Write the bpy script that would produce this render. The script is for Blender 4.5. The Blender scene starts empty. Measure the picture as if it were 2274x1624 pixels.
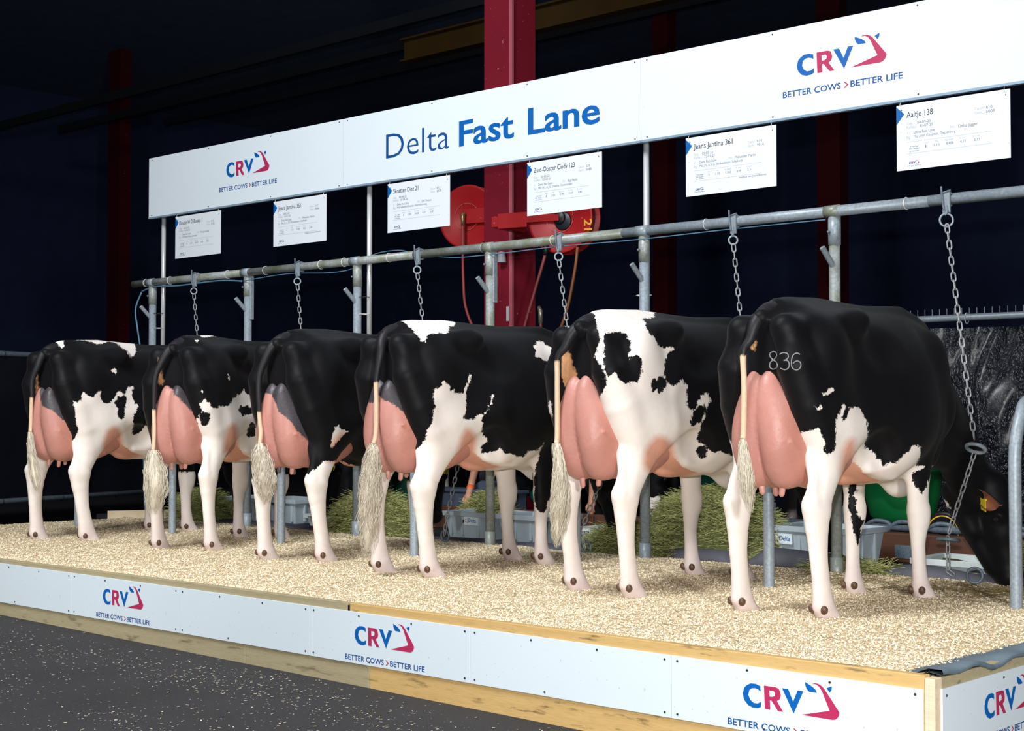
import bpy, bmesh, math, random
import numpy as np
from mathutils import Vector, Matrix, noise as mnoise
random.seed(7); RNG = np.random.default_rng(7)
SC = bpy.context.scene
COL = SC.collection
# ------------------------------------------------------------------ camera
CAM_POS = Vector((2.521, -4.928, 1.30))
YAW, PITCH, FPX = 0.82401, math.atan(105 / 3300.0), 3300.0
cam_d = bpy.data.cameras.new('camera'); cam = bpy.data.objects.new('camera', cam_d); COL.objects.link(cam)
cam_d.sensor_width = 36.0; cam_d.lens = FPX / 2274.0 * 36.0; cam_d.clip_end = 200; cam_d.clip_start = .05
fw = Vector((-math.cos(YAW) * math.cos(PITCH), math.sin(YAW) * math.cos(PITCH), math.sin(PITCH)))
cam.location = CAM_POS; cam.rotation_euler = fw.to_track_quat('-Z', 'Y').to_euler()
SC.camera = cam
# ------------------------------------------------------------------ world, lights, exposure
W = bpy.data.worlds.new('world'); SC.world = W; W.use_nodes = True
bg = W.node_tree.nodes['Background']; bg.inputs[0].default_value = (.30, .36, .60, 1); bg.inputs[1].default_value = .006
SC.view_settings.view_transform = 'Standard'; SC.view_settings.look = 'None'
SC.view_settings.exposure = 0.10; SC.view_settings.gamma = 1.0; SC.view_settings.use_curve_mapping = False
def lamp(name, kind, loc, target, energy, col=(1, 1, 1), size=.1, angle=None, blend=.6):
    d = bpy.data.lights.new(name, kind); o = bpy.data.objects.new(name, d); COL.objects.link(o)
    d.energy = energy; d.color = col; o.location = loc
    o.rotation_euler = (Vector(target) - Vector(loc)).to_track_quat('-Z', 'Y').to_euler()
    if kind == 'SPOT': d.spot_size = angle; d.spot_blend = blend; d.shadow_soft_size = size
    if kind == 'POINT': d.shadow_soft_size = size
    if kind == 'AREA': d.size = size
    return o
# the photographer's flash, held just above the lens; the other lamps are added fills
lamp('camera_flash', 'SPOT', CAM_POS + Vector((-.03, -.02, .24)), (-4.8, 2.6, 1.0), 1150, (1, .99, .985), .035, math.radians(100), .9)
lamp('left_fill', 'SPOT', (-4.6, -5.2, 2.4), (-8.6, 2.4, .8), 480, (1, .985, .97), .25, math.radians(80), 1.0)  # added fill, lifts the far left end against the flash falloff
lamp('right_fill', 'SPOT', (5.2, -4.6, 2.9), (-3.6, 1.6, 1.0), 1650, (1, .99, .98), .3, math.radians(70), 1.0)  # added fill from the right, brightens the flanks turned that way
lamp('hall_fill', 'AREA', (-3.5, -3.5, 8.5), (-4.5, 1.2, 0), 900, (.95, .97, 1), 3.0)  # overhead fill added for the hall's ambient light, also lifts the bedding
# ------------------------------------------------------------------ helpers
def lin(r, g, b):
    f = lambda c: (c / 255) / 12.92 if c / 255 <= .04045 else ((c / 255 + .055) / 1.055) ** 2.4
    return (f(r), f(g), f(b), 1)
class NT:
    def __init__(s, name, rough=.6, metal=0.0, spec=.5):
        s.m = bpy.data.materials.new(name); s.m.use_nodes = True; s.t = s.m.node_tree
        s.b = s.t.nodes['Principled BSDF']; s.b.inputs['Roughness'].default_value = rough
        s.b.inputs['Metallic'].default_value = metal; s.b.inputs['Specular IOR Level'].default_value = spec
    def n(s, typ, **kw):
        n = s.t.nodes.new(typ)
        for k, v in kw.items():
            if k.startswith('i_'):
                key = k[2:]; key = int(key) if key.isdigit() else key.replace('_', ' ')
                n.inputs[key].default_value = v
            else: setattr(n, k, v)
        return n
    def l(s, a, b): s.t.links.new(a, b)
    def coord(s, kind='Object', scale=(1, 1, 1)):
        tc = s.n('ShaderNodeTexCoord'); mp = s.n('ShaderNodeMapping'); mp.inputs['Scale'].default_value = scale
        s.l(tc.outputs[kind], mp.inputs['Vector']); return mp.outputs[0]
    def noise(s, vec, scale, detail=4, rough=.55):
        n = s.n('ShaderNodeTexNoise'); n.inputs['Scale'].default_value = scale
        n.inputs['Detail'].default_value = detail; n.inputs['Roughness'].default_value = rough
        if vec is not None: s.l(vec, n.inputs['Vector'])
        return n.outputs['Fac']
    def ramp(s, fac, pts, interp='LINEAR'):
        r = s.n('ShaderNodeValToRGB'); r.color_ramp.interpolation = interp
        e = r.color_ramp.elements
        while len(e) < len(pts): e.new(.5)
        for i, (p, c) in enumerate(pts):
            e[i].position = p; e[i].color = c if hasattr(c, '__len__') else (c, c, c, 1)
        s.l(fac, r.inputs[0]); return r.outputs[0]
    def mix(s, fac, a, b, mode='MIX'):
        m = s.n('ShaderNodeMix', data_type='RGBA', blend_type=mode)
        for sock, v in ((m.inputs[0], fac), (m.inputs[6], a), (m.inputs[7], b)):
            if hasattr(v, 'links'): s.l(v, sock)
            elif hasattr(v, '__len__'): sock.default_value = v
            else: sock.default_value = v
        return m.outputs[2]
    def math(s, op, a, b=0.0, clamp=False):
        m = s.n('ShaderNodeMath', operation=op, use_clamp=clamp)
        for i, v in enumerate((a, b)):
            if hasattr(v, 'links'): s.l(v, m.inputs[i])
            else: m.inputs[i].default_value = v
        return m.outputs[0]
    def attr(s, name):
        a = s.n('ShaderNodeAttribute'); a.attribute_name = name; return a
    def base(s, v):
        if hasattr(v, 'links'): s.l(v, s.b.inputs['Base Color'])
        else: s.b.inputs['Base Color'].default_value = v
    def bump(s, h, strength=.3, dist=.01):
        b = s.n('ShaderNodeBump'); b.inputs['Strength'].default_value = strength; b.inputs['Distance'].default_value = dist
        s.l(h, b.inputs['Height']); s.l(b.outputs[0], s.b.inputs['Normal'])
def plain(name, col, rough=.6, metal=0.0, var=.12, scale=8., bump=0.0):
    t = NT(name, rough, metal); v = t.coord()
    n = t.noise(v, scale, 4)
    t.base(t.mix(n, tuple(c * (1 - var) for c in col[:3]) + (1,), tuple(min(1, c * (1 + var)) for c in col[:3]) + (1,)))
    if bump: t.bump(t.noise(v, scale * 6, 3), bump, .004)
    return t.m
def mesh_obj(name, verts, faces, mat=None, parent=None, smooth=False):
    me = bpy.data.meshes.new(name); me.from_pydata([tuple(v) for v in verts], [], [tuple(f) for f in faces])
    return link(name, me, mat, parent, smooth)
def link(name, me, mat=None, parent=None, smooth=False):
    o = bpy.data.objects.new(name, me); COL.objects.link(o)
    if mat:
        for m in (mat if isinstance(mat, (list, tuple)) else [mat]): me.materials.append(m)
    if smooth: me.polygons.foreach_set('use_smooth', [True] * len(me.polygons))
    if parent: o.parent = parent
    return o
def empty(name, loc=(0, 0, 0), rz=0.0):
    o = bpy.data.objects.new(name, None); COL.objects.link(o); o.location = loc; o.rotation_euler = (0, 0, rz)
    o.empty_display_size = .1; return o
def tag(o, label=None, cat=None, group=None, kind=None):
    for k, v in (('label', label), ('category', cat), ('group', group), ('kind', kind)):
        if v: o[k] = v
    return o
class MB:
    """collects simple shapes into one mesh"""
    def __init__(s): s.v = []; s.f = []
    def add(s, v, f):
        n = len(s.v); s.v += [tuple(p) for p in v]; s.f += [tuple(i + n for i in q) for q in f]; return s
    def box(s, lo, hi, M=None):
        x0, y0, z0 = lo; x1, y1, z1 = hi
        v = [Vector(p) for p in ((x0, y0, z0), (x1, y0, z0), (x1, y1, z0), (x0, y1, z0), (x0, y0, z1), (x1, y0, z1), (x1, y1, z1), (x0, y1, z1))]
        if M: v = [M @ p for p in v]
        return s.add(v, [(0, 3, 2, 1), (4, 5, 6, 7), (0, 1, 5, 4), (1, 2, 6, 5), (2, 3, 7, 6), (3, 0, 4, 7)])
    def tube(s, pts, r, n=12, closed=False, caps=True, ell=None):
        pts = [Vector(p) for p in pts]; N = len(pts)
        rs = r if hasattr(r, '__len__') else [r] * N
        tang = []
        for i in range(N):
            a = pts[(i - 1) % N] if (closed or i > 0) else pts[i]; b = pts[(i + 1) % N] if (closed or i < N - 1) else pts[i]
            tang.append((b - a).normalized())
        up = Vector((0, 0, 1)) if abs(tang[0].z) < .9 else Vector((0, 1, 0))
        u = (up - tang[0] * up.dot(tang[0])).normalized(); v = []
        for i in range(N):
            u = (u - tang[i] * u.dot(tang[i])).normalized(); w = tang[i].cross(u)
            e = ell[i] if ell else 1.0
            for k in range(n):
                a = 2 * math.pi * k / n; v.append(pts[i] + (u * math.cos(a) + w * math.sin(a) * e) * rs[i])
        f = []
        for i in range(N if closed else N - 1):
            j = (i + 1) % N
            for k in range(n):
                k2 = (k + 1) % n; f.append((i * n + k, i * n + k2, j * n + k2, j * n + k))
        if caps and not closed: f += [tuple(range(n - 1, -1, -1)), tuple((N - 1) * n + k for k in range(n))]
        return s.add(v, f)
    def lathe(s, prof, n=24, M=None):
        v = []; f = []
        for r, z in prof:
            for k in range(n):
                a = 2 * math.pi * k / n; v.append(Vector((r * math.cos(a), r * math.sin(a), z)))
        for i in range(len(prof) - 1):
            for k in range(n):
                k2 = (k + 1) % n; f.append((i * n + k, i * n + k2, (i + 1) * n + k2, (i + 1) * n + k))
        if prof[0][0] > 1e-5: f.append(tuple(range(n - 1, -1, -1)))
        if prof[-1][0] > 1e-5: f.append(tuple((len(prof) - 1) * n + k for k in range(n)))
        if M: v = [M @ p for p in v]
        return s.add(v, f)
    def prism(s, poly, M, t):
        """flat polygon in local xy, thickness t along local z"""
        n = len(poly); v = [M @ Vector((x, y, t)) for x, y in poly] + [M @ Vector((x, y, 0)) for x, y in poly]
        return s.add(v, [tuple(range(n)), tuple(range(2 * n - 1, n - 1, -1))] + [(i, i + n, (i + 1) % n + n, (i + 1) % n) for i in range(n)])
    def build(s, name, mat=None, parent=None, smooth=False, bevel=0.0):
        o = mesh_obj(name, s.v, s.f, mat, parent, smooth)
        if bevel:
            b = o.modifiers.new('bevel', 'BEVEL'); b.width = bevel; b.segments = 2; b.limit_method = 'ANGLE'
        return o
def autosmooth(o, ang=40):
    me = o.data; me.polygons.foreach_set('use_smooth', [True] * len(me.polygons))
    bm = bmesh.new(); bm.from_mesh(me); c = math.radians(ang)
    for e in bm.edges:
        if len(e.link_faces) == 2 and e.calc_face_angle(0) > c: e.smooth = False
    bm.to_mesh(me); bm.free(); return o
def catmull(pts, per=6, closed=False):
    P = [Vector(p) for p in pts]; N = len(P); out = []
    for i in range(N if closed else N - 1):
        g = lambda j: P[j % N] if closed else P[max(0, min(N - 1, j))]
        a, b, c, d = g(i - 1), g(i), g(i + 1), g(i + 2)
        for k in range(per):
            t = k / per
            out.append(.5 * ((2 * b) + (c - a) * t + (2 * a - 5 * b + 4 * c - d) * t * t + (3 * b - a - 3 * c + d) * t ** 3))
    if not closed: out.append(P[-1])
    return out
# ------------------------------------------------------------------ implicit surfaces for the animals
class Field:
    def __init__(s, lo, hi, h):
        s.lo = np.array(lo, float); s.h = h
        s.n = np.ceil((np.array(hi) - s.lo) / h).astype(int) + 1
        s.ax = [s.lo[i] + h * np.arange(s.n[i]) for i in range(3)]
        s.d = np.full(s.n, 1.0, np.float32)
    def sub(s, lo, hi):
        sl = []
        for i in range(3):
            a = int(max(0, math.floor((lo[i] - s.lo[i]) / s.h))); b = int(min(s.n[i], math.ceil((hi[i] - s.lo[i]) / s.h) + 1))
            if b <= a: return None
            sl.append(slice(a, b))
        g = np.meshgrid(*[s.ax[i][sl[i]] for i in range(3)], indexing='ij', sparse=True)
        return tuple(sl), g
    def put(s, sl, v, k, sign=1):
        a = s.d[sl]
        if sign > 0:
            hh = np.clip(.5 + .5 * (a - v) / k, 0, 1); s.d[sl] = a * (1 - hh) + v * hh - k * hh * (1 - hh)
        else:
            hh = np.clip(.5 - .5 * (a + v) / k, 0, 1); s.d[sl] = a * (1 - hh) + (-v) * hh + k * hh * (1 - hh)
    def ell(s, c, r, k=.04, sign=1, rot=None):
        c = np.array(c, float); r = np.array(r, float); m = r.max() + k * 2
        q = s.sub(c - m, c + m)
        if q is None: return
        sl, (x, y, z) = q; x = x - c[0]; y = y - c[1]; z = z - c[2]
        if rot is not None:
            R = np.array(rot.to_3x3() if hasattr(rot, 'to_3x3') else rot).T
            x, y, z = R[0, 0] * x + R[0, 1] * y + R[0, 2] * z, R[1, 0] * x + R[1, 1] * y + R[1, 2] * z, R[2, 0] * x + R[2, 1] * y + R[2, 2] * z
        k0 = np.sqrt((x / r[0]) ** 2 + (y / r[1]) ** 2 + (z / r[2]) ** 2)
        k1 = np.sqrt((x / r[0] ** 2) ** 2 + (y / r[1] ** 2) ** 2 + (z / r[2] ** 2) ** 2) + 1e-9
        s.put(sl, np.minimum(k0 * (k0 - 1) / k1, .5), k, sign)
    def cap(s, a, b, ra, rb, k=.03, sx=1.0, sy=1.0, sign=1):
        """tapered capsule; sx, sy > 1 squeeze it in x / y"""
        a = np.array(a, float); b = np.array(b, float); m = max(ra, rb) + 2 * k
        q = s.sub(np.minimum(a, b) - m, np.maximum(a, b) + m)
        if q is None: return
        sl, (x, y, z) = q; S = np.array([sx, sy, 1.0]); A = a * S; D = (b - a) * S
        x = x * sx - A[0]; y = y * sy - A[1]; z = z - A[2]
        t = np.clip((x * D[0] + y * D[1] + z * D[2]) / (D @ D + 1e-9), 0, 1)
        d = np.sqrt((x - t * D[0]) ** 2 + (y - t * D[1]) ** 2 + (z - t * D[2]) ** 2) - (ra + (rb - ra) * t)
        s.put(sl, d / max(sx, sy, 1.0) ** .5, k, sign)
    def chain(s, pts, k=.03, sx=1.0, sy=1.0):
        P = np.array([p[:3] for p in pts], float); R = [p[3] for p in pts]; m = max(R) + 2 * k
        q = s.sub(P.min(0) - m, P.max(0) + m)
        if q is None: return
        sl, (x0, y0, z0) = q; S = np.array([sx, sy, 1.0]); out = None
        for a, b, ra, rb in zip(P[:-1], P[1:], R[:-1], R[1:]):
            A = a * S; D = (b - a) * S; x = x0 * sx - A[0]; y = y0 * sy - A[1]; z = z0 - A[2]
            t = np.clip((x * D[0] + y * D[1] + z * D[2]) / (D @ D + 1e-9), 0, 1)
            d = (np.sqrt((x - t * D[0]) ** 2 + (y - t * D[1]) ** 2 + (z - t * D[2]) ** 2) - (ra + (rb - ra) * t)) / max(sx, sy, 1.0) ** .5
            if out is None: out = d
            else:
                kk = .006; hh = np.clip(.5 + .5 * (out - d) / kk, 0, 1); out = out * (1 - hh) + d * hh - kk * hh * (1 - hh)
        s.put(sl, out, k)
    def loft(s, st, k=.03, axis=1):
        """st rows: y, zmid, hz, hx, exponent"""
        st = np.array(st, float); y = s.ax[1]; i = (y >= st[0, 0]) & (y <= st[-1, 0]); idx = np.where(i)[0]
        sl = (slice(0, s.n[0]), slice(idx[0], idx[-1] + 1), slice(0, s.n[2])); yy = y[sl[1]]
        def sp(col):
            t = st[:, 0]; v = st[:, col]; m = np.gradient(v, t); j = np.clip(np.searchsorted(t, yy) - 1, 0, len(t) - 2)
            h = t[j + 1] - t[j]; u = (yy - t[j]) / h
            return (2*u**3-3*u**2+1)*v[j] + (u**3-2*u**2+u)*h*m[j] + (-2*u**3+3*u**2)*v[j+1] + (u**3-u**2)*h*m[j+1]
        zc, hz, hx, e = (sp(c)[None, :, None] for c in (1, 2, 3, 4)); x = np.abs(s.ax[0])[:, None, None]; z = s.ax[2][None, None, :]
        wz = 1 - .22 * np.clip((z - zc) / hz, -1, 1) * (sp(5)[None, :, None])
        r = ((x / (hx * wz)) ** e + (np.abs(z - zc) / hz) ** e) ** (1 / e)
        s.put(sl, ((r - 1) * np.minimum(hx, hz) * .9).astype(np.float32), k)
    def mesh(s, smooth=2):
        d = s.d; inside = d < 0; n = s.n
        c = np.zeros(tuple(n - 1), np.int8)
        for i in (0, 1):
            for j in (0, 1):
                for k in (0, 1): c += inside[i:n[0]-1+i, j:n[1]-1+j, k:n[2]-1+k]
        act = np.argwhere((c > 0) & (c < 8)); idx = np.full(tuple(n - 1), -1, np.int64); idx[tuple(act.T)] = np.arange(len(act))
        acc = np.zeros((len(act), 3)); cnt = np.zeros(len(act))
        for ax in range(3):
            o = [i for i in range(3) if i != ax]
            for u in (0, 1):
                for v in (0, 1):
                    off = np.zeros(3, int); off[o[0]] = u; off[o[1]] = v; p = act + off; q = p.copy(); q[:, ax] += 1
                    a = d[tuple(p.T)]; b = d[tuple(q.T)]; m = (a < 0) != (b < 0); t = np.where(m, a / np.where(m, a - b, 1), 0)
                    w = off[None, :] + np.zeros((len(act), 3)); w[:, ax] = t; acc[m] += w[m]; cnt[m] += 1
        V = (act + acc / cnt[:, None]) * s.h + s.lo; F = []
        for ax in range(3):
            o = [(ax + 1) % 3, (ax + 2) % 3]; sl0 = [slice(None)] * 3; sl1 = [slice(None)] * 3
            sl0[ax] = slice(0, n[ax] - 1); sl1[ax] = slice(1, n[ax])
            a = inside[tuple(sl0)]; b = inside[tuple(sl1)]; e = np.argwhere(a != b)
            e = e[(e[:, o[0]] > 0) & (e[:, o[1]] > 0) & (e[:, o[0]] < n[o[0]] - 1) & (e[:, o[1]] < n[o[1]] - 1)]
            fl = a[tuple(e.T)]; q = []
            for du, dv in ((1, 1), (0, 1), (0, 0), (1, 0)):
                p = e.copy(); p[:, o[0]] -= du; p[:, o[1]] -= dv; q.append(idx[tuple(p.T)])
            q = np.stack(q, 1); q[~fl] = q[~fl][:, ::-1]; F.append(q)
        F = np.concatenate(F)
        if smooth:
            E = np.concatenate([F[:, [0, 1]], F[:, [1, 2]], F[:, [2, 3]], F[:, [3, 0]]])
            deg = np.bincount(E.ravel(), minlength=len(V))[:, None]
            for it in range(smooth * 2):
                S = np.zeros_like(V)
                for c_ in range(3):
                    S[:, c_] = np.bincount(E[:, 0], V[E[:, 1], c_], len(V)) + np.bincount(E[:, 1], V[E[:, 0], c_], len(V))
                V = V + (.55 if it % 2 == 0 else -.45) * (S / deg - V)
        return V, F
def np_mesh(name, V, F):
    me = bpy.data.meshes.new(name); nf = len(F)
    me.vertices.add(len(V)); me.vertices.foreach_set('co', V.astype(np.float32).ravel())
    me.loops.add(nf * 4); me.loops.foreach_set('vertex_index', F.astype(np.int32).ravel())
    me.polygons.add(nf); me.polygons.foreach_set('loop_start', np.arange(0, nf * 4, 4, dtype=np.int32))
    me.update(calc_edges=True); me.validate(); return me
# ------------------------------------------------------------------ cows
def seg_dist(px, pz, A):
    """signed distance (positive inside) of points to polygon A"""
    A = np.asarray(A, float); d = np.full(len(px), 1e9); ins = np.zeros(len(px), bool); n = len(A)
    for i in range(n):
        x0, z0 = A[i]; x1, z1 = A[(i + 1) % n]; ex, ez = x1 - x0, z1 - z0
        wx, wz = px - x0, pz - z0; t = np.clip((wx * ex + wz * ez) / (ex * ex + ez * ez + 1e-12), 0, 1)
        d = np.minimum(d, np.hypot(wx - t * ex, wz - t * ez))
        c = ((z0 <= pz) != (z1 <= pz)); xi = x0 + (pz - z0) * ex / (ez if abs(ez) > 1e-9 else 1e-9); ins ^= c & (px < xi)
    return np.where(ins, d, -d)
def set_attr(me, name, arr):
    a = me.attributes.new(name, 'FLOAT', 'POINT'); a.data.foreach_set('value', np.asarray(arr, np.float32))
def leg_pts(kind, side, dx, dy, tilt=0.0):
    s = side
    if kind == 'h':
        return [(s*.175, .20, .88, .115), (s*.205, .08, .74, .090), (s*.215 , .015, .63, .068), (s*.215, -.04, .52, .063), (s*.215, -.04, .43, .051),
                (s*.215, -.03, .29, .041), (s*.215, -.01, .16, .042), (s*.215, .005, .065, .052), (s*.217, .05, -.005, .049)]
    return [(s*.185, 1.03, .88, .11), (s*.185, 1.015, .74, .085), (s*.182, 1.005, .58, .063), (s*.18, 1.005, .47, .059), (s*.18, 1.00, .40, .055),
            (s*.18, .985, .29, .039), (s*.18, .985, .16, .039), (s*.182, .992, .065, .050), (s*.187, 1.03, -.005, .047)]
def cow_field(P, h=.0125):
    F = Field((-.52, -.42, -.12), (.62, 2.75, 1.66), h)
    bl = P.get('belly', 0.0)
    F.loft([(-.165, 1.27, .09, .10, 2.0, .0), (-.13, 1.25, .17, .16, 2.1, .1), (-.07, 1.22, .25, .21, 2.3, .2), (0.0, 1.20, .31, .245, 2.5, .35), (.16, 1.17, .355, .265, 2.6, .5),
            (.34, 1.13, .395, .285, 2.6, .65), (.52, 1.08, .435 + bl, .325, 2.4, .8), (.72, 1.06, .45 + bl, .365, 2.3, .9), (.92, 1.09, .425, .345, 2.3, .95),
            (1.12, 1.11, .40, .27, 2.3, .9), (1.30, 1.10, .37, .22, 2.2, .8), (1.46, 1.08, .27, .14, 2.0, .5)], .05)
    # spine, tail head
    F.chain([(0, -.17, 1.435, .04), (0, -.03, 1.488, .045), (0, .3, 1.505, .045), (0, .8, 1.485, .05), (0, 1.15, 1.50, .055), (0, 1.35, 1.43, .07)], .05)
    for s in (-1, 1):
        F.ell((s*.125, -.15, 1.39), (.05, .065, .055), .07)                 # pin bones
        F.chain([(s*.125, -.13, 1.37, .045), (s*.17, .0, 1.40, .03), (s*.225, .32, 1.44, .04)], .08)
        F.ell((s*.222, .34, 1.415), (.05, .08, .05), .08)                # hook bones
        F.ell((s*.205, .06, 1.28), (.07, .10, .10), .09)                    # thurl
        F.ell((s*.185, .06, 1.10), (.105, .17, .30), .07, rot=Matrix.Rotation(math.radians(-10), 3, 'X'))  # thigh
        F.chain([(s*.125, -.13, 1.36, .062), (s*.168, -.135, 1.20, .088), (s*.195, -.07, 1.02, .09), (s*.205, .01, .86, .085), (s*.205, .03, .72, .06)], .05) # rear of thigh
        F.ell((s*.225, .17, .90), (.08, .13, .15), .07)                    # stifle
        F.cap((s*.205, .28, .92), (s*.25, .50, 1.00), .06, .05, .09)         # flank fold
        F.ell((s*.315, .50, 1.32), (.06, .12, .10), .09, -1)                # hollow before the hook
        F.ell((s*.285, .46, .76), (.075, .115, .125), .05, -1)              # hollow between flank fold and udder
        F.ell((s*.195, 1.12, 1.15), (.085, .17, .26), .08, rot=Matrix.Rotation(math.radians(-10), 3, 'X'))  # shoulder
        F.ell((s*.185, 1.26, 1.00), (.075, .10, .12), .08)
        F.ell((s*.19, 1.04, .93), (.08, .12, .15), .07)                   # upper arm
    # brisket and dewlap
    F.ell((0, 1.17, .64), (.075, .16, .12), .09); F.ell((0, 1.34, .80), (.075, .12, .18), .08)
    F.ell((0, .95, .72), (.15, .2, .10), .08)
    # mammary vein line
    F.chain([(.19, .50, .70, .022), (.20, .70, .665, .022), (.16, .9, .685, .02)], .03); F.chain([(-.19, .50, .70, .022), (-.20, .70, .665, .022), (-.16, .9, .685, .02)], .03)
    F.ell((0, .56, .655), (.05, .07, .035), .05)                             # navel fold
    # neck
    nx, hd = P.get('neck', 0.0), P.get('head', (.0, 2.03, .60, 60))
    hx, hy, hz, hyaw = hd
    y1, y2 = 1.30 + (hy - 1.30) * .36, 1.30 + (hy - 1.30) * .72
    F.chain([(0, 1.28, 1.13, .27), (nx*.5, y1, .96, .225), (nx*.7+hx*.3, y2, .77, .175), (hx, hy - .05, hz + .01, .12 * P.get('hs', 1.0) ** 1.6)], .10, 1.7, 1.0)
    F.chain([(0, 1.25, 1.43, .05), (nx*.5, y1, 1.20, .045), (nx*.7+hx*.3, y2 + .03, .96, .04), (hx, hy, hz + .12, .05)], .07)
    F.ell((nx*.5, 1.52, .80), (.06, .14, .12), .10)
    # head: local axes  (u forward of the face normal, w down the nose)
    R = Matrix.Rotation(math.radians(-hyaw), 3, 'Z'); H0 = Vector((hx, hy, hz))
    nose = P.get('nose', .12)
    hs = P.get('hs', 1.0)
    def hp(x, f, d): return H0 + R @ Vector((x * hs, f * hs + d * nose, -d * (1 + (hs - 1) * .4)))
    T = R @ Matrix.Rotation(math.atan(nose), 3, 'X')
    def hc(a, b, ra, rb, k=.03): F.cap(a, b, ra * hs, rb * hs, k)
    def he(c, r, k, sign=1, rot=None): F.ell(c, tuple(q * hs for q in r), k, sign, rot)
    hc(hp(0, .06, .0), hp(0, .06, .22), .098, .085, .04)     # skull
    hc(hp(0, .06, .2), hp(0, .04, .44), .085, .062, .04)     # nose
    he(hp(0, .03, .47), (.075, .065, .06), .03, rot=T)  # muzzle
    hc(hp(0, -.11, .10), hp(0, -.03, .42), .055, .042, .05) # jaw
    for s in (-1, 1):
        hc(hp(s*.055, -.10, .02), hp(s*.045, -.07, .22), .062, .045, .04)  # cheek
        he(hp(s*.085, .08, .14), (.032, .035, .03), .03)
        he(hp(s*.118, .065, .155), (.016, .02, .016), .015, -1)
        he(hp(s*.035, .075, .485), (.012, .016, .02), .012, -1)
        he(hp(s*.06, .05, -.08), (.04, .04, .05), .04)
    # legs
    for i, (kind, s) in enumerate((('h', 1), ('h', -1), ('f', 1), ('f', -1))):
        dx, dy = P['feet'][i]
        pts = leg_pts(kind, s, dx, dy); top = pts[0][2]
        q = []
        for (x, y, z, r) in pts:
            w = min(1, max(0, (top - z) / (top - .1))); w = w * w * (3 - 2 * w) if kind == 'x' else w
            q.append((x + dx * w, y + dy * w, z, r * P.get('legr', 1.0)))
        F.chain(q[:4], .05, 1.25, .84); F.chain(q[3:], .02, 1.12, .76 if kind == 'h' else .90)
        if kind == 'h':
            hk = q[3]; F.chain([(hk[0], hk[1] - .065, hk[2] + .035, .026), (hk[0], hk[1] - .035, hk[2] + .14, .018), (q[1][0]-s*.02, q[1][1] - .12, q[1][2]+.03, .03)], .035)
            F.cap((hk[0], hk[1] - .055, hk[2] + .03), (hk[0], hk[1] - .03, hk[2] - .10), .032, .02, .03)
            F.cap((hk[0], hk[1] + .02, hk[2]), (hk[0], hk[1] + .015, hk[2] - .08), .042, .03, .03)
        else:
            kn = q[3]; F.ell((kn[0], kn[1] + .012, kn[2] - .03), (.05, .05, .075), .03)
        f = q[-2]; F.ell((f[0], f[1] + .01, f[2] - .02), (.047, .05, .05), .02)
        p = q[-1]
        for c in (-1, 1): F.cap((p[0] + c*.018, p[1] - .01, p[2] + .03), (p[0] + c*.024, p[1] + .055, p[2] - .04), .038, .038, .012)
    return F

def udder_field(P, h=.0095):
    F = Field((-.34, -.36, .50), (.34, .72, 1.30), h); u = P.get('udder', (1, 1)); us, uw = u
    for s in (-1, 1):
        G = Field((-.34, -.36, .50), (.34, .72, 1.30), h)
        G.ell((s*.080*uw - .012, -.045, .86), (.112*uw, .175*us, .235), .05)
        G.ell((s*.040*uw - .010, -.13, 1.03), (.068*uw, .085, .16), .08)
        G.ell((s*.098*uw, .17, .81), (.122*uw, .24, .185), .07)
        G.ell((s*.075, .36, .80), (.09, .13, .11), .07)
        G.ell((s*.07*uw - .01, -.06, .715), (.072, .10, .085), .05); G.ell((s*.105*uw, .11, .70), (.078, .11, .085), .05)
        hh = np.clip(.5 + .5 * (F.d - G.d) / .014, 0, 1); F.d = F.d * (1 - hh) + G.d * hh - .014 * hh * (1 - hh)
    # veins that stand proud of the skin
    r = random.Random(P.get('seed', 1))
    for s in (-1, 1):
        for k in range(3):
            y0 = -.16 + .2 * k; z0 = .88 + r.uniform(-.05, .05); pts = []
            for j in range(7):
                y = y0 + .035 * j; z = z0 - .03 * j + r.uniform(-.012, .012)
                pts.append((s * (.205 * uw - abs(y - .1) * .18), y, z, .0055))
            F.chain(pts, .014)
    return F
def teat_mb(x, y, z, l=.065, r=.0155, lean=0.0):
    m = MB(); m.tube([(x, y, z + .03), (x, y, z), (x + lean * .3, y - .002, z - l * .5), (x + lean, y - .003, z - l * .85), (x + lean, y - .003, z - l)], [r * 1.7, r * 1.25, r, r * .92, r * .45], 14)
    return m
def digit_meshes(f):
    """two dew claws behind the fetlock, two hoof claws below the pastern at foot point f"""
    x, y, z = f; dew = []; hoof = []
    for c in (-1, 1):
        m = MB(); m.lathe([(.0, -.022), (.012, -.018), (.0185, -.006), (.018, .008), (.010, .020), (0, .024)], 12,
                          Matrix.Translation((x + c * .031, y - .045, z - .012)) @ Matrix.Rotation(math.radians(28), 4, 'X') @ Matrix.Rotation(c * .3, 4, 'Y'))
        dew.append(m)
        h = MB(); s = []
        for (yy, hw, zt) in ((-.035, .020, .028), (-.01, .029, .036), (.03, .031, .036), (.075, .024, .018), (.103, .010, -.008), (.112, .002, -.022)):
            s.append((yy, hw, zt))
        v = []; fc = []
        for yy, hw, zt in s:
            for k in range(10):
                a = 2 * math.pi * k / 10; v.append((x + c * .030 + hw * math.cos(a), y + .045 + yy, z - .165 + (zt + .03) * (.5 + .5 * math.sin(a))))
        for i in range(len(s) - 1):
            for k in range(10): fc.append((i*10+k, i*10+(k+1)%10, (i+1)*10+(k+1)%10, (i+1)*10+k))
        fc += [tuple(range(9, -1, -1)), tuple((len(s)-1)*10 + k for k in range(10))]
        h.add(v, fc); hoof.append(h)
    return dew, hoof
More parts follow.
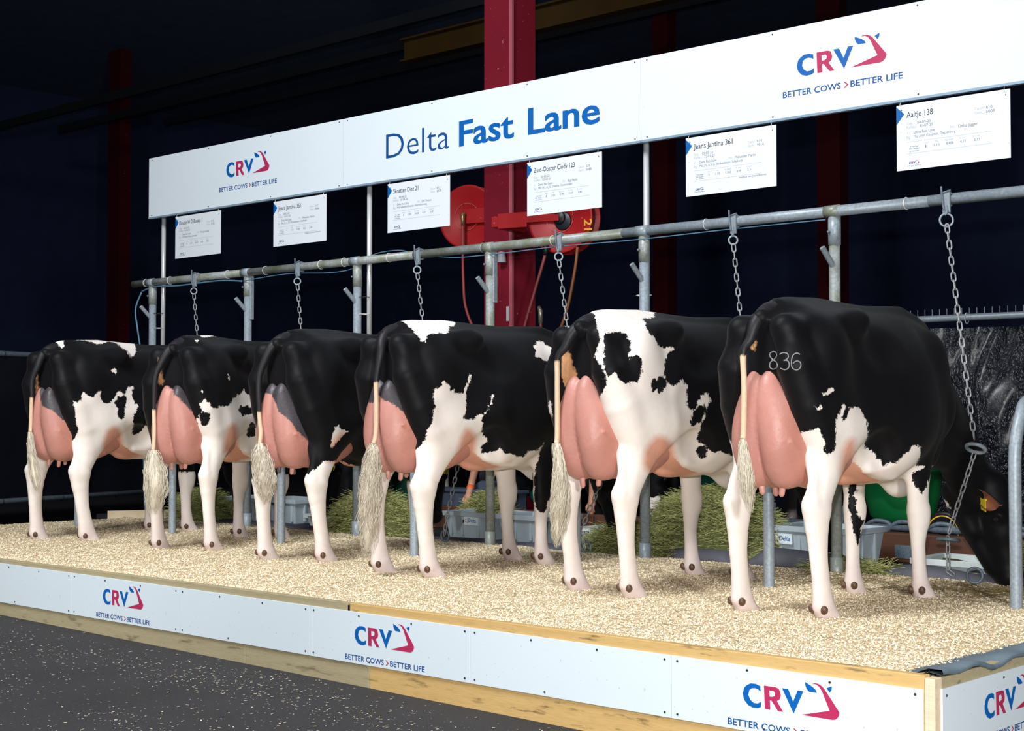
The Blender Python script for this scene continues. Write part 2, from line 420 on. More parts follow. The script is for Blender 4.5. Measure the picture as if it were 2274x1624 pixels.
def ear_mb(s, L=.19):
    """leaf-shaped, cupped ear pointing along +x*s"""
    m = MB(); rows = []; N = 9
    for i in range(N):
        t = i / (N - 1); w = .055 * (math.sin(math.pi * min(1, t * .86 + .12)) ** .75) * (1 if t < .95 else .5); row = []
        for k in range(7):
            u = -1 + 2 * k / 6; row.append((s * L * t, (u * u) * .035 * (1 - t * .4) - .01, w * u + .015 * math.sin(t * 3)))
        rows.append(row)
    v = []; f = []
    for off in (0, .007):
        for row in rows: v += [(p[0], p[1] - off, p[2]) for p in row]
    q = N * 7
    for i in range(N - 1):
        for k in range(6):
            a = i*7+k; f += [(a, a+1, a+8, a+7), (q+a, q+a+7, q+a+8, q+a+1)]
    for i in range(N - 1):
        a = i*7; f += [(a, a+7, q+a+7, q+a), (a+6, q+a+6, q+a+13, a+13)]
    for k in range(6): f += [(k, q+k, q+k+1, k+1), ((N-1)*7+k, (N-1)*7+k+1, q+(N-1)*7+k+1, q+(N-1)*7+k)]
    return m.add(v, f)

# ---- every cow: where it stands and how it is posed (metres; feet offsets: hind right, hind left, fore right, fore left)
BED = .32
def stretch(P, V):
    V = V.copy(); V[:, 1] = np.where(V[:, 1] > 0, V[:, 1] * P.get('len', 1.0), V[:, 1]); return V
COWS = [
    dict(seed=1, loc=(-8.05, 1.27), rz=11, dz=-.035, sc=1.03, len=1.12, feet=[(0, .05), (0, -.05), (0, .05), (0, .0)], head=(-.25, 2.00, .62, -20), neck=-.1),
    dict(seed=2, loc=(-6.58, 1.40), rz=24, dz=-.02, sc=1.015, len=1.12, feet=[(0, .0), (0, -.0), (0, 0), (0, .0)], head=(.0, 2.00, .62, 15), neck=0),
    dict(seed=3, loc=(-5.33, 1.40), rz=9, dz=-.015, sc=1.01, len=1.06, feet=[(0, .05), (0, -.04), (0, .05), (0, 0)], head=(-.48, 2.02, .62, -20), neck=-.25),
    dict(seed=4, loc=(-4.09, 1.25), rz=0, sc=1.0, len=1.06, feet=[(0, .0), (0, 0), (0, 0), (0, .08)], head=(-.15, 2.05, .60, 10), neck=0),
    dict(seed=5, loc=(-2.62, 1.33), rz=0, sc=1.0, len=1.06, feet=[(0, -.02), (0, .03), (.02, 0), (0, .04)], head=(.04, 2.05, .60, 10), neck=0),
    dict(seed=6, loc=(-1.42, 1.25), rz=0, sc=1.0, len=1.0, feet=[(.01, 0), (-.02, 0), (.01, .04), (0, 0)], head=(.03, 2.03, .54, 72), neck=0, nose=.30, hs=1.2, earz=38, earx=180),
]
COAT = {
 1: {"v":[0.6838,0.7297],"c":[["W",[[-0.15,1.552],[-0.1,1.599],[0.019,1.613],[0.12,1.618],[0.285,1.611],[0.464,1.593],[0.535,1.561],[0.549,1.488],[0.541,1.452],[0.505,1.414],[0.491,1.438],[0.476,1.47],[0.444,1.482],[0.426,1.518],[0.388,1.541],[0.337,1.551],[0.287,1.529],[0.243,1.519],[0.218,1.532],[0.174,1.546],[0.101,1.548],[0.032,1.561],[0.004,1.561],[0.01,1.49],[-0.007,1.477],[-0.029,1.499],[-0.033,1.519],[-0.066,1.509],[-0.131,1.536]]],["W",[[0.361,1.311],[0.379,1.331],[0.394,1.322],[0.398,1.299],[0.386,1.278],[0.376,1.292]]],["W",[[0.083,1.077],[0.119,1.061],[0.142,1.09],[0.141,1.121],[0.165,1.146],[0.183,1.121],[0.208,1.109],[0.232,1.103],[0.25,1.128],[0.283,1.161],[0.283,1.088],[0.311,1.056],[0.347,1.06],[0.378,1.092],[0.399,1.137],[0.427,1.16],[0.446,1.135],[0.456,1.128],[0.487,1.184],[0.506,1.188],[0.525,1.198],[0.532,1.185],[0.517,1.158],[0.521,1.093],[0.542,1.055],[0.564,1.055],[0.564,1.022],[0.536,0.977],[0.524,0.931],[0.534,0.899],[0.521,0.846],[0.529,0.806],[0.596,0.838],[0.617,0.885],[0.737,0.864],[0.822,0.602],[0.809,0.43],[0.042,0.439],[0.074,0.763],[0.114,0.82],[0.125,0.877],[0.108,0.908],[0.105,0.964],[0.092,1.027]]],["W",[[-0.293,0.898],[-0.214,0.9],[-0.061,0.626],[-0.02,0.375],[-0.306,0.379]],[-1,0.25]],["B",[[0.409,1.118],[0.434,1.112],[0.459,1.132],[0.478,1.106],[0.469,1.028],[0.46,1.009],[0.469,0.99],[0.463,0.951],[0.442,0.932],[0.413,0.957],[0.404,0.99],[0.416,1.009],[0.385,1.06],[0.403,1.092]]],["P",[[0.277,0.691],[0.283,0.761],[0.312,0.863],[0.355,0.894],[0.392,0.903],[0.436,0.88],[0.459,0.834],[0.469,0.768],[0.476,0.715],[0.515,0.694],[0.741,0.704],[0.742,0.677],[0.516,0.66],[0.452,0.653],[0.356,0.672]]],["T",[[-0.2,1.311],[-0.185,1.315],[-0.166,1.217],[-0.166,1.179],[-0.163,1.141],[-0.191,1.116],[-0.203,1.129],[-0.196,1.217]]],["UB",[[-0.164,1.153],[-0.153,1.225],[0.048,1.091],[0.112,0.838],[-0.068,0.999],[-0.104,1.014],[-0.142,1.033],[-0.162,1.09]]]],"t":[["b",0.0,-0.1,1.5],["b",0.01,-0.25,1.466],["b",-0.038,-0.25,1.348],["b",-0.061,-0.25,1.23],["b",-0.064,-0.25,1.118],["w",-0.068,-0.25,1.026],["w",-0.071,-0.25,0.89],["s",-0.065,-0.25,0.84,0.018],["s",-0.048,-0.25,0.704,0.033],["s",-0.006,-0.25,0.536,0.048],["s",0.026,-0.25,0.419,0.011]]},
 2: {"v":[0.8671,0.4982],"c":[["W",[[-0.154,1.603],[-0.136,1.628],[-0.097,1.628],[-0.099,1.6],[-0.124,1.603]]],["W",[[0.064,1.605],[0.125,1.637],[0.235,1.591],[0.23,1.562],[0.141,1.537],[0.112,1.531]]],["W",[[0.062,1.506],[0.088,1.505],[0.089,1.496],[0.073,1.495]]],["W",[[0.298,1.26],[0.306,1.263],[0.314,1.225],[0.307,1.222]]],["W",[[0.116,1.141],[0.123,1.143],[0.13,1.126],[0.122,1.123]]],["W",[[0.108,1.065],[0.119,1.059],[0.141,1.079],[0.148,1.068],[0.168,1.062],[0.179,1.036],[0.194,1.019],[0.228,1.018],[0.239,1.03],[0.28,1.031],[0.316,1.043],[0.339,1.091],[0.36,1.098],[0.366,1.116],[0.397,1.123],[0.419,1.16],[0.434,1.124],[0.455,1.118],[0.536,1.119],[0.619,0.621],[0.605,0.401],[0.054,0.407],[0.089,0.639],[0.088,0.781],[0.081,0.832],[0.074,0.879],[0.093,0.913],[0.082,0.939],[0.102,0.966],[0.119,0.989],[0.122,1.012],[0.107,1.03]]],["W",[[-0.28,0.73],[-0.198,0.786],[-0.106,0.695],[-0.115,0.347],[-0.307,0.349]],[-1,0.3]],["B",[[0.122,0.995],[0.148,0.989],[0.179,0.98],[0.18,0.954],[0.165,0.913],[0.148,0.889],[0.119,0.898],[0.108,0.936],[0.105,0.966]]],["B",[[0.37,1.001],[0.394,1.035],[0.412,1.032],[0.443,1.047],[0.458,1.026],[0.48,1.026],[0.48,0.977],[0.437,0.968],[0.406,0.958],[0.394,0.98]]],["B",[[0.441,0.822],[0.448,0.873],[0.468,0.916],[0.506,0.903],[0.51,0.811],[0.447,0.802]]],["B",[[0.081,0.839],[0.099,0.842],[0.11,0.818],[0.111,0.788],[0.096,0.763],[0.085,0.794]]],["B",[[0.001,0.619],[0.068,0.626],[0.065,0.53],[0.037,0.494],[0.009,0.53]],[0.7,3]],["P",[[0.247,0.735],[0.264,0.829],[0.29,0.9],[0.334,0.929],[0.37,0.917],[0.391,0.88],[0.405,0.704],[0.542,0.695],[0.544,0.662],[0.253,0.681]]],["T",[[-0.19,1.377],[-0.178,1.38],[-0.158,1.319],[-0.155,1.26],[-0.132,1.201],[-0.155,1.178],[-0.189,1.189],[-0.192,1.26]]],["UB",[[-0.164,1.274],[-0.012,1.275],[0.176,0.906],[0.038,1.001],[-0.031,1.077],[-0.077,1.112],[-0.084,1.142],[-0.151,1.193]]]],"t":[["b",0.0,-0.1,1.5],["b",-0.052,-0.25,1.521],["b",-0.087,-0.25,1.419],["b",-0.097,-0.25,1.229],["b",-0.106,-0.25,1.023],["w",-0.101,-0.25,0.881],["w",-0.104,-0.25,0.77],["s",-0.103,-0.25,0.723,0.026],["s",-0.088,-0.25,0.596,0.079],["s",-0.076,-0.25,0.47,0.086],["s",-0.089,-0.25,0.391,0.06],["s",-0.1,-0.25,0.312,0.02]]},
 3: {"v":[0.7629,0.6465],"c":[["W",[[-0.034,0.536],[-0.003,0.529],[0.049,0.514],[0.087,0.581],[0.145,0.619],[0.2,0.667],[0.289,0.664],[0.354,-0.204],[-0.077,-0.199]],[-1,0.5]],["W",[[-0.37,0.519],[-0.34,0.513],[-0.273,0.552],[-0.129,0.645],[-0.123,-0.198],[-0.382,-0.195]],[-1,0.5]],["W",[[0.248,0.819],[0.259,0.851],[0.278,0.895],[0.294,0.903],[0.313,0.875],[0.363,0.861],[0.324,0.834],[0.249,0.753]]],["W",[[0.135,0.603],[0.242,0.679],[0.351,0.633],[0.498,0.597],[0.638,0.624],[0.693,0.507],[0.135,0.495]],[0.2,1]],["P",[[0.197,0.653],[0.226,0.785],[0.266,0.843],[0.325,0.875],[0.364,0.857],[0.397,0.825],[0.395,0.793],[0.38,0.762],[0.411,0.708],[0.451,0.689],[0.481,0.639],[0.58,0.599],[0.58,0.55],[0.351,0.596],[0.246,0.639]]],["UB",[[-0.244,1.314],[0.037,1.315],[0.215,0.696],[0.023,0.863],[-0.019,0.928],[-0.063,0.966],[-0.101,0.993],[-0.115,1.047],[-0.147,1.102],[-0.237,1.125]]]],"t":[["b",0.0,-0.1,1.5],["b",-0.015,-0.25,1.511],["b",-0.074,-0.25,1.403],["b",-0.089,-0.25,1.212],["b",-0.087,-0.25,1.006],["w",-0.079,-0.25,0.918],["w",-0.07,-0.25,0.853],["s",-0.07,-0.25,0.785,0.027],["s",-0.049,-0.25,0.683,0.066],["s",-0.024,-0.25,0.567,0.078],["s",-0.016,-0.25,0.494,0.048],["s",-0.008,-0.25,0.436,0.015]]},
 4: {"v":[0.7107,0.7035],"c":[["W",[[-0.079,1.585],[-0.055,1.619],[0.129,1.613],[0.266,1.585],[0.307,1.546],[0.301,1.517],[0.271,1.511],[0.269,1.473],[0.25,1.457],[0.218,1.463],[0.166,1.456],[0.147,1.454],[0.135,1.402],[0.11,1.405],[0.097,1.422],[0.069,1.464],[0.035,1.499],[-0.005,1.53],[-0.055,1.574]]],["W",[[0.808,1.412],[0.834,1.421],[0.833,1.44],[0.867,1.45],[0.934,1.4],[0.929,1.305],[0.854,1.327],[0.818,1.343],[0.824,1.38]]],["W",[[0.185,1.121],[0.21,1.128],[0.229,1.138],[0.236,1.17],[0.258,1.154],[0.274,1.145],[0.281,1.113],[0.297,1.12],[0.313,1.097],[0.355,1.098],[0.365,1.128],[0.378,1.154],[0.385,1.181],[0.401,1.214],[0.411,1.201],[0.391,1.141],[0.378,1.128],[0.375,1.042],[0.371,0.99],[0.362,0.944],[0.421,0.941],[0.447,0.964],[0.477,0.967],[0.471,0.937],[0.478,0.904],[0.471,0.871],[0.482,0.836],[0.513,0.822],[0.503,0.802],[0.479,0.782],[0.466,0.762],[0.476,0.728],[0.538,0.734],[0.592,0.757],[0.612,0.727],[0.66,0.723],[0.702,0.705],[0.744,0.704],[0.771,0.738],[0.815,0.74],[0.844,0.75],[0.871,0.795],[0.888,0.783],[0.95,0.601],[0.95,0.328],[-0.018,0.33],[0.008,0.67],[0.079,0.758],[0.112,0.797],[0.138,0.823],[0.144,0.875],[0.17,0.907],[0.176,0.958],[0.192,1.022],[0.185,1.054]]],["W",[[-0.202,0.724],[-0.006,0.66],[0.025,-0.16],[-0.258,-0.159]],[-1,0.3]],["W",[[0.526,1.035],[0.533,1.087],[0.547,1.087],[0.539,1.057],[0.532,1.034]]],["W",[[0.51,1.003],[0.516,1.027],[0.522,1.023],[0.517,1.002]]],["W",[[0.471,0.96],[0.501,0.993],[0.501,0.982],[0.477,0.958]]],["B",[[0.87,0.785],[0.955,1.058],[1.037,1.03],[1.025,0.73],[0.982,0.549],[0.911,0.406],[0.885,0.331],[0.855,0.332],[0.824,0.368],[0.818,0.564],[0.829,0.622],[0.852,0.741]],[0.9,3]],["P",[[0.287,0.683],[0.31,0.782],[0.329,0.847],[0.355,0.896],[0.388,0.908],[0.421,0.891],[0.448,0.858],[0.462,0.823],[0.456,0.769],[0.447,0.687],[0.539,0.65],[0.674,0.699],[0.704,0.733],[0.702,0.698],[0.662,0.656],[0.54,0.635],[0.437,0.643],[0.369,0.657]]],["T",[[-0.144,1.321],[-0.136,1.337],[-0.122,1.308],[-0.124,1.285],[-0.139,1.289]]],["UB",[[-0.306,1.284],[0.061,1.284],[0.206,0.815],[0.053,0.938],[0.025,0.964],[-0.036,1.009],[-0.068,1.035],[-0.114,1.048],[-0.146,1.08],[-0.182,1.035],[-0.278,1.038]]]],"t":[["b",0.0,-0.1,1.5],["b",0.081,-0.25,1.492],["b",0.042,-0.25,1.399],["b",0.023,-0.25,1.293],["b",0.015,-0.25,1.178],["w",0.016,-0.25,1.025],["w",0.013,-0.25,0.865],["s",0.005,-0.25,0.798,0.024],["s",-0.01,-0.25,0.678,0.054],["s",-0.026,-0.25,0.517,0.073],["s",-0.033,-0.25,0.356,0.065],["s",-0.04,-0.25,0.249,0.049],["s",-0.052,-0.25,0.155,0.014]]},
 5: {"v":[0.7959,0.6055],"c":[["W",[[-0.286,1.487],[-0.228,1.509],[-0.215,1.54],[-0.177,1.578],[-0.063,1.603],[0.026,1.602],[0.127,1.595],[0.228,1.569],[0.303,1.547],[0.291,1.507],[0.23,1.499],[0.246,1.469],[0.249,1.442],[0.279,1.406],[0.303,1.377],[0.312,1.347],[0.348,1.329],[0.375,1.342],[0.403,1.335],[0.413,1.332],[0.406,1.32],[0.384,1.322],[0.366,1.296],[0.354,1.265],[0.347,1.203],[0.356,1.168],[0.374,1.138],[0.405,1.127],[0.429,1.145],[0.451,1.167],[0.463,1.14],[0.488,1.131],[0.469,1.109],[0.472,1.048],[0.484,1.0],[0.499,0.992],[0.53,1.015],[0.534,1.049],[0.552,1.052],[0.55,1.08],[0.584,1.086],[0.591,1.099],[0.606,1.049],[0.586,1.015],[0.577,0.981],[0.574,0.957],[0.552,0.92],[0.547,0.883],[0.533,0.851],[0.539,0.807],[0.561,0.807],[0.598,0.776],[0.623,0.757],[0.661,0.767],[0.687,0.75],[0.828,0.697],[0.828,0.373],[-0.027,0.388],[-0.002,0.514],[-0.011,0.897],[-0.037,1.005],[-0.018,1.023],[-0.009,1.035],[0.023,1.086],[0.041,1.121],[0.048,1.161],[0.036,1.19],[0.018,1.226],[0.0,1.244],[-0.018,1.28],[-0.021,1.295],[-0.0,1.309],[0.012,1.361],[0.009,1.396],[-0.014,1.464],[-0.023,1.476],[-0.009,1.483],[-0.042,1.498],[-0.126,1.546],[-0.165,1.537],[-0.177,1.515],[-0.177,1.496],[-0.162,1.436],[-0.215,1.489],[-0.228,1.483],[-0.286,1.48]]],["W",[[-0.299,0.766],[-0.108,0.7],[-0.088,-0.024],[-0.318,-0.054]],[-1,0.3]],["W",[[-0.284,1.042],[-0.263,1.048],[-0.26,0.957],[-0.28,0.981]]],["B",[[0.029,1.39],[0.052,1.403],[0.115,1.409],[0.138,1.407],[0.156,1.383],[0.168,1.353],[0.171,1.317],[0.159,1.293],[0.159,1.266],[0.18,1.275],[0.206,1.296],[0.226,1.27],[0.233,1.235],[0.226,1.175],[0.197,1.14],[0.14,1.136],[0.117,1.15],[0.105,1.167],[0.091,1.193],[0.071,1.179],[0.056,1.173],[0.042,1.19],[0.029,1.249],[0.03,1.285],[0.036,1.32],[0.029,1.361]]],["B",[[0.276,1.141],[0.282,1.162],[0.296,1.165],[0.308,1.154],[0.317,1.166],[0.338,1.18],[0.362,1.165],[0.359,1.132],[0.338,1.089],[0.32,1.086],[0.308,1.109],[0.29,1.088],[0.279,1.111]]],["B",[[0.493,0.951],[0.508,0.987],[0.546,1.018],[0.571,1.03],[0.58,1.012],[0.558,0.932],[0.539,0.926],[0.508,0.905],[0.493,0.92]]],["B",[[0.53,0.77],[0.543,0.795],[0.574,0.795],[0.589,0.764],[0.58,0.726],[0.549,0.72],[0.536,0.745]]],["B",[[-0.015,0.978],[-0.004,0.992],[0.005,0.978],[0.003,0.962],[-0.012,0.963]]],["B",[[0.89,0.635],[0.954,0.636],[0.954,0.569],[0.929,0.515],[0.918,0.445],[0.903,0.466],[0.9,0.541]],[0.7,3]],["P",[[0.213,0.708],[0.222,0.781],[0.248,0.828],[0.284,0.866],[0.319,0.877],[0.361,0.868],[0.391,0.843],[0.417,0.804],[0.43,0.753],[0.443,0.676],[0.532,0.642],[0.639,0.666],[0.628,0.64],[0.563,0.611],[0.479,0.582],[0.313,0.616],[0.23,0.663]]],["T",[[-0.213,1.322],[-0.2,1.334],[-0.168,1.322],[-0.15,1.298],[-0.137,1.238],[-0.113,1.184],[-0.102,1.124],[-0.078,1.077],[-0.055,1.029],[-0.086,1.017],[-0.165,1.077],[-0.214,1.137]]]],"t":[["b",0.0,-0.1,1.5],["b",-0.049,-0.25,1.454],["b",-0.081,-0.25,1.359],["b",-0.094,-0.25,1.275],["w",-0.098,-0.25,1.166],["w",-0.098,-0.25,0.876],["s",-0.095,-0.25,0.816,0.022],["s",-0.073,-0.25,0.684,0.034],["s",-0.066,-0.25,0.565,0.053],["s",-0.073,-0.25,0.468,0.053],["s",-0.083,-0.25,0.384,0.034],["s",-0.092,-0.25,0.312,0.01]]},
 6: {"v":[0.8612,0.5082],"c":[["W",[[0.046,0.922],[0.073,0.901],[0.106,0.884],[0.128,0.893],[0.17,0.905],[0.188,0.915],[0.191,0.878],[0.202,0.859],[0.208,0.841],[0.204,0.81],[0.217,0.78],[0.235,0.785],[0.256,0.815],[0.259,0.871],[0.26,0.957],[0.281,0.976],[0.291,1.006],[0.303,1.025],[0.301,0.994],[0.287,0.938],[0.302,0.945],[0.315,0.976],[0.333,1.007],[0.355,1.008],[0.377,0.994],[0.389,0.963],[0.408,0.944],[0.412,0.88],[0.398,0.828],[0.405,0.804],[0.431,0.79],[0.453,0.773],[0.456,0.75],[0.476,0.747],[0.489,0.711],[0.521,0.727],[0.559,0.734],[0.591,0.76],[0.629,0.812],[0.632,0.822],[0.68,0.811],[0.678,0.777],[0.668,0.736],[0.666,0.705],[0.71,0.707],[0.704,0.69],[0.67,0.68],[0.643,0.656],[0.647,0.622],[0.663,0.595],[0.683,0.567],[0.697,0.555],[0.718,0.587],[0.74,0.64],[0.784,0.687],[0.757,0.668],[0.754,0.342],[0.081,0.33],[0.075,0.513],[0.077,0.73],[0.06,0.835]]],["W",[[0.201,1.076],[0.219,1.08],[0.24,1.097],[0.252,1.086],[0.237,1.074],[0.219,1.07],[0.206,1.058]]],["W",[[0.165,1.015],[0.174,1.006],[0.194,1.017],[0.189,1.003],[0.171,0.989]]],["W",[[-0.143,1.537],[-0.127,1.561],[-0.112,1.563],[-0.13,1.547],[-0.14,1.533]]],["W",[[-0.307,0.82],[-0.245,0.847],[-0.237,0.815],[-0.209,0.752],[-0.118,0.674],[-0.136,0.326],[-0.309,0.323]],[-1,0.4]],["B",[[0.326,0.638],[0.363,0.61],[0.374,0.568],[0.352,0.537],[0.366,0.489],[0.368,0.433],[0.407,0.399],[0.389,0.354],[0.391,0.311],[0.369,0.263],[0.351,0.327],[0.326,0.476]],[0.7,3]],["W",[[0.73,0.571],[0.767,0.56],[0.881,0.47],[0.912,0.425],[0.809,0.433],[0.783,0.455],[0.751,0.51]]],["P",[[0.257,0.723],[0.271,0.809],[0.29,0.852],[0.314,0.873],[0.345,0.877],[0.367,0.863],[0.372,0.802],[0.366,0.749],[0.348,0.681],[0.437,0.689],[0.521,0.707],[0.559,0.734],[0.553,0.707],[0.502,0.674],[0.406,0.646],[0.342,0.638],[0.264,0.673]]],["T",[[-0.14,1.338],[-0.11,1.331],[-0.103,1.293],[-0.116,1.263],[-0.14,1.282]]],["U2",[[-0.148,1.257],[-0.11,1.281],[-0.097,1.243],[-0.073,1.168],[-0.024,1.081],[-0.042,1.118],[-0.092,1.181],[-0.149,1.157]]]],"t":[["b",0.0,-0.1,1.5],["b",-0.002,-0.25,1.464],["b",-0.036,-0.25,1.412],["b",-0.049,-0.25,1.338],["b",-0.054,-0.25,1.269],["w",-0.05,-0.25,1.102],["w",-0.054,-0.25,0.899],["s",-0.052,-0.25,0.856,0.017],["s",-0.047,-0.25,0.781,0.026],["s",-0.035,-0.25,0.696,0.037],["s",-0.028,-0.25,0.633,0.03],["s",-0.013,-0.25,0.553,0.009]],"b":[[[0.065,-0.166,1.229],[0.047,-0.165,1.248],[0.049,-0.166,1.263],[0.066,-0.167,1.269],[0.09,-0.179,1.264],[0.099,-0.189,1.247],[0.069,-0.166,1.232],[0.049,-0.164,1.22],[0.043,-0.163,1.202],[0.051,-0.162,1.19],[0.066,-0.162,1.187],[0.105,-0.197,1.193],[0.112,-0.203,1.208],[0.082,-0.169,1.222],[0.065,-0.166,1.229]],[[0.128,-0.208,1.254],[0.148,-0.211,1.261],[0.172,-0.211,1.256],[0.179,-0.214,1.24],[0.171,-0.219,1.228],[0.157,-0.219,1.225],[0.179,-0.22,1.222],[0.188,-0.221,1.206],[0.183,-0.222,1.188],[0.165,-0.222,1.181],[0.138,-0.218,1.188]],[[0.223,-0.184,1.252],[0.211,-0.192,1.258],[0.2,-0.204,1.249],[0.197,-0.213,1.231],[0.198,-0.218,1.206],[0.203,-0.215,1.187],[0.218,-0.205,1.179],[0.231,-0.197,1.188],[0.234,-0.194,1.206],[0.228,-0.198,1.218],[0.216,-0.207,1.22],[0.204,-0.215,1.209]]]},
}
# ------------------------------------------------------------------ shared materials
def wood_mat(name, a, b, dirt, scale=(1, 1, 1)):
    t = NT(name, .62, 0, .25); v = t.coord(scale=(1.2, 8, 14)); v2 = t.coord()
    g = t.noise(v, 3.0, 6, .6); g2 = t.noise(v, 14, 4, .6)
    c = t.mix(g, a, b); c = t.mix(t.ramp(g2, [(.45, 0.0), (.7, .45)]), c, tuple(x * .62 for x in a[:3]) + (1,))
    k = t.n('ShaderNodeTexVoronoi'); k.inputs['Scale'].default_value = 2.6; t.l(t.coord(scale=(.8, 3, 3)), k.inputs['Vector'])
    c = t.mix(t.ramp(k.outputs['Distance'], [(.03, .85), (.085, 0.0)]), c, tuple(x * .25 for x in a[:3]) + (1,))
    st = t.ramp(t.noise(t.coord(scale=(.9, 3, 6)), 4.0, 5, .65), [(.58, 0.0), (.68, dirt)])
    t.base(t.mix(st, c, lin(70, 58, 46))); t.bump(g2, .3, .003); return t.m
M_WOOD = wood_mat('kerb_pine', lin(216, 184, 124), lin(188, 150, 92), .75)
M_WOODGREY = wood_mat('kerb_pine_weathered', lin(180, 170, 138), lin(152, 138, 106), .55)
M_PALEWOOD = wood_mat('pale_plank', lin(232, 214, 186), lin(212, 190, 156), .2)
M_TIMBER = wood_mat('brown_timber', lin(108, 74, 58), lin(76, 48, 36), .5)
def board_mat(name, c, rough=.35):
    t = NT(name, rough, 0, .4); v = t.coord()
    k = t.mix(t.noise(v, 1.5, 3), c, tuple(x * .95 for x in c[:3]) + (1,))
    sp = t.ramp(t.noise(v, 55, 2, .5), [(.735, 0.0), (.75, .5)])
    t.base(t.mix(sp, k, lin(150, 145, 135))); return t.m
M_BOARD = board_mat('white_board', lin(216, 228, 235), .35)
M_BANNER = board_mat('banner_board', lin(220, 232, 240), .5)
M_CARD = board_mat('card_stock', lin(224, 232, 240), .5)
M_BLUE = plain('print_blue', lin(0, 92, 170), .45, var=.02)
M_NAVY = plain('print_navy', lin(20, 74, 140), .45, var=.02)
M_RED = plain('print_red', lin(176, 44, 88), .45, var=.02)
M_GREYTXT = plain('print_grey', lin(128, 134, 142), .5, var=.02)
M_LGREYTXT = plain('print_light_grey', lin(186, 190, 196), .5, var=.02)
M_DARKTXT = plain('print_dark', lin(44, 46, 52), .5, var=.02)
def galv(name, a, b, green=0.0, rough=.42):
    t = NT(name, rough, .12, .45); v = t.coord()
    vo = t.n('ShaderNodeTexVoronoi'); vo.inputs['Scale'].default_value = 60; t.l(v, vo.inputs['Vector'])
    c = t.mix(vo.outputs['Distance'], a, b); c = t.mix(t.ramp(t.noise(v, 7, 5, .65), [(.42, 0.0), (.62, .55)]), c, tuple(x * .62 for x in a[:3]) + (1,))
    if green: c = t.mix(t.ramp(t.noise(v, 3.5, 6, .7), [(.40, 0.0), (.62, green)]), c, lin(112, 118, 84))
    t.base(c); t.bump(t.noise(v, 60, 3), .15, .002); return t.m
M_GALV = galv('galvanised', lin(166, 178, 187), lin(132, 145, 155))
M_GALVG = galv('galvanised_algae', lin(176, 182, 182), lin(140, 148, 148), .75)
M_GALVD = galv('galvanised_dull', lin(120, 134, 146), lin(84, 98, 112), 0, .5)
M_CHAIN = galv('chain_steel', lin(176, 180, 184), lin(130, 134, 138), 0, .38)
M_ALU = plain('aluminium_pole', lin(214, 218, 222), .28, .35, .06, 20)
M_STRIP = plain('aluminium_strip', lin(160, 186, 208), .35, .4, .05)
M_SCREW = plain('screw_head', lin(70, 74, 78), .4, .6)
M_BLACKP = plain('black_plastic', lin(18, 18, 20), .45)
M_WIRE = plain('white_wire', lin(226, 226, 226), .5)
M_HOSE_BLUE = plain('blue_hose', lin(84, 124, 150), .45)
# ------------------------------------------------------------------ print: lettering and the emblem
M_EYE = plain('eye', (.012, .010, .012), .06)
_tc = {}
def text_mesh(s, bold=0.0):
    if (s, bold) in _tc: return _tc[(s, bold)]
    cu = bpy.data.curves.new('t', 'FONT'); cu.body = s; cu.size = 1.0; cu.resolution_u = 3; cu.offset = bold; cu.space_character = 1.0
    o = bpy.data.objects.new('t', cu); COL.objects.link(o); bpy.context.view_layer.update()
    me = bpy.data.meshes.new_from_object(o.evaluated_get(bpy.context.evaluated_depsgraph_get()))
    bpy.data.objects.remove(o); v = np.array([x.co[:2] for x in me.vertices]); f = [tuple(p.vertices) for p in me.polygons]
    bpy.data.meshes.remove(me); _tc[(s, bold)] = (v, f); return v, f
def put_text(mb, s, x0, z0, width=None, cap=None, bold=0.0, shear=0.0):
    """adds lettering to MB in (x, 0, z); cap = height of capitals, width = total width"""
    v, f = text_mesh(s, bold); ref = text_mesh('H', bold)[0]; ch = ref[:, 1].max() - max(0, ref[:, 1].min())
    lo, hi = v[:, 0].min(), v[:, 0].max(); sy = (cap / ch) if cap else width / (hi - lo); sx = width / (hi - lo) if width else sy
    mb.add([((x - lo) * sx + x0, 0, z0 + z * sy) for x, z in v], f); return x0 + (hi - lo) * sx
LOGO = dict(
 C=[(.119,.124),(.088,.134),(.052,.132),(.028,.120),(.010,.103),(0,.071),(.004,.047),(.014,.028),(.037,.007),(.069,-.003),(.101,-.001),(.123,.008),(.123,.037),(.101,.025),(.074,.024),(.051,.039),(.038,.065),(.044,.093),(.061,.106),(.084,.109),(.106,.103),(.120,.094)],
 V=[(.262,.131),(.302,.131),(.334,.066),(.364,.132),(.400,.131),(.337,0)],
 E=[(.411,.184),(.440,.172),(.463,.160),(.480,.147),(.486,.133),(.436,.134),(.421,.147),(.413,.165)],
 H=[(.579,.181),(.579,.163),(.566,.144),(.547,.167)],
 R=[(.143,.131),(.220,.131),(.238,.126),(.247,.115),(.254,.090),(.248,.068),(.228,.055),(.269,0),(.235,0),(.192,.053),(.182,.052),(.184,0),(.148,.001)],
 Rh=[(.178,.108),(.206,.109),(.216,.097),(.213,.081),(.197,.074),(.180,.074)],
 X=[(.454,.178),(.472,.185),(.495,.184),(.519,.173),(.536,.157),(.626,.045),(.624,.030),(.614,.014),(.600,.003),(.582,-.001),(.385,0),(.565,.046),(.519,.144),(.502,.167),(.480,.180)])
def poly_tris(outer, hole=None):
    from mathutils.geometry import tessellate_polygon
    loops = [[Vector((x, y, 0)) for x, y in outer]] + ([[Vector((x, y, 0)) for x, y in hole]] if hole else [])
    pts = [p for l in loops for p in l]; return pts, [tuple(t) for t in tessellate_polygon(loops)]
def orient(mb_):
    out = []
    for f in mb_.f:
        a, b, c = (Vector(mb_.v[i]) for i in f[:3]); out.append(f if (b - a).cross(c - a).y < 0 else tuple(reversed(f)))
    mb_.f = out; return mb_
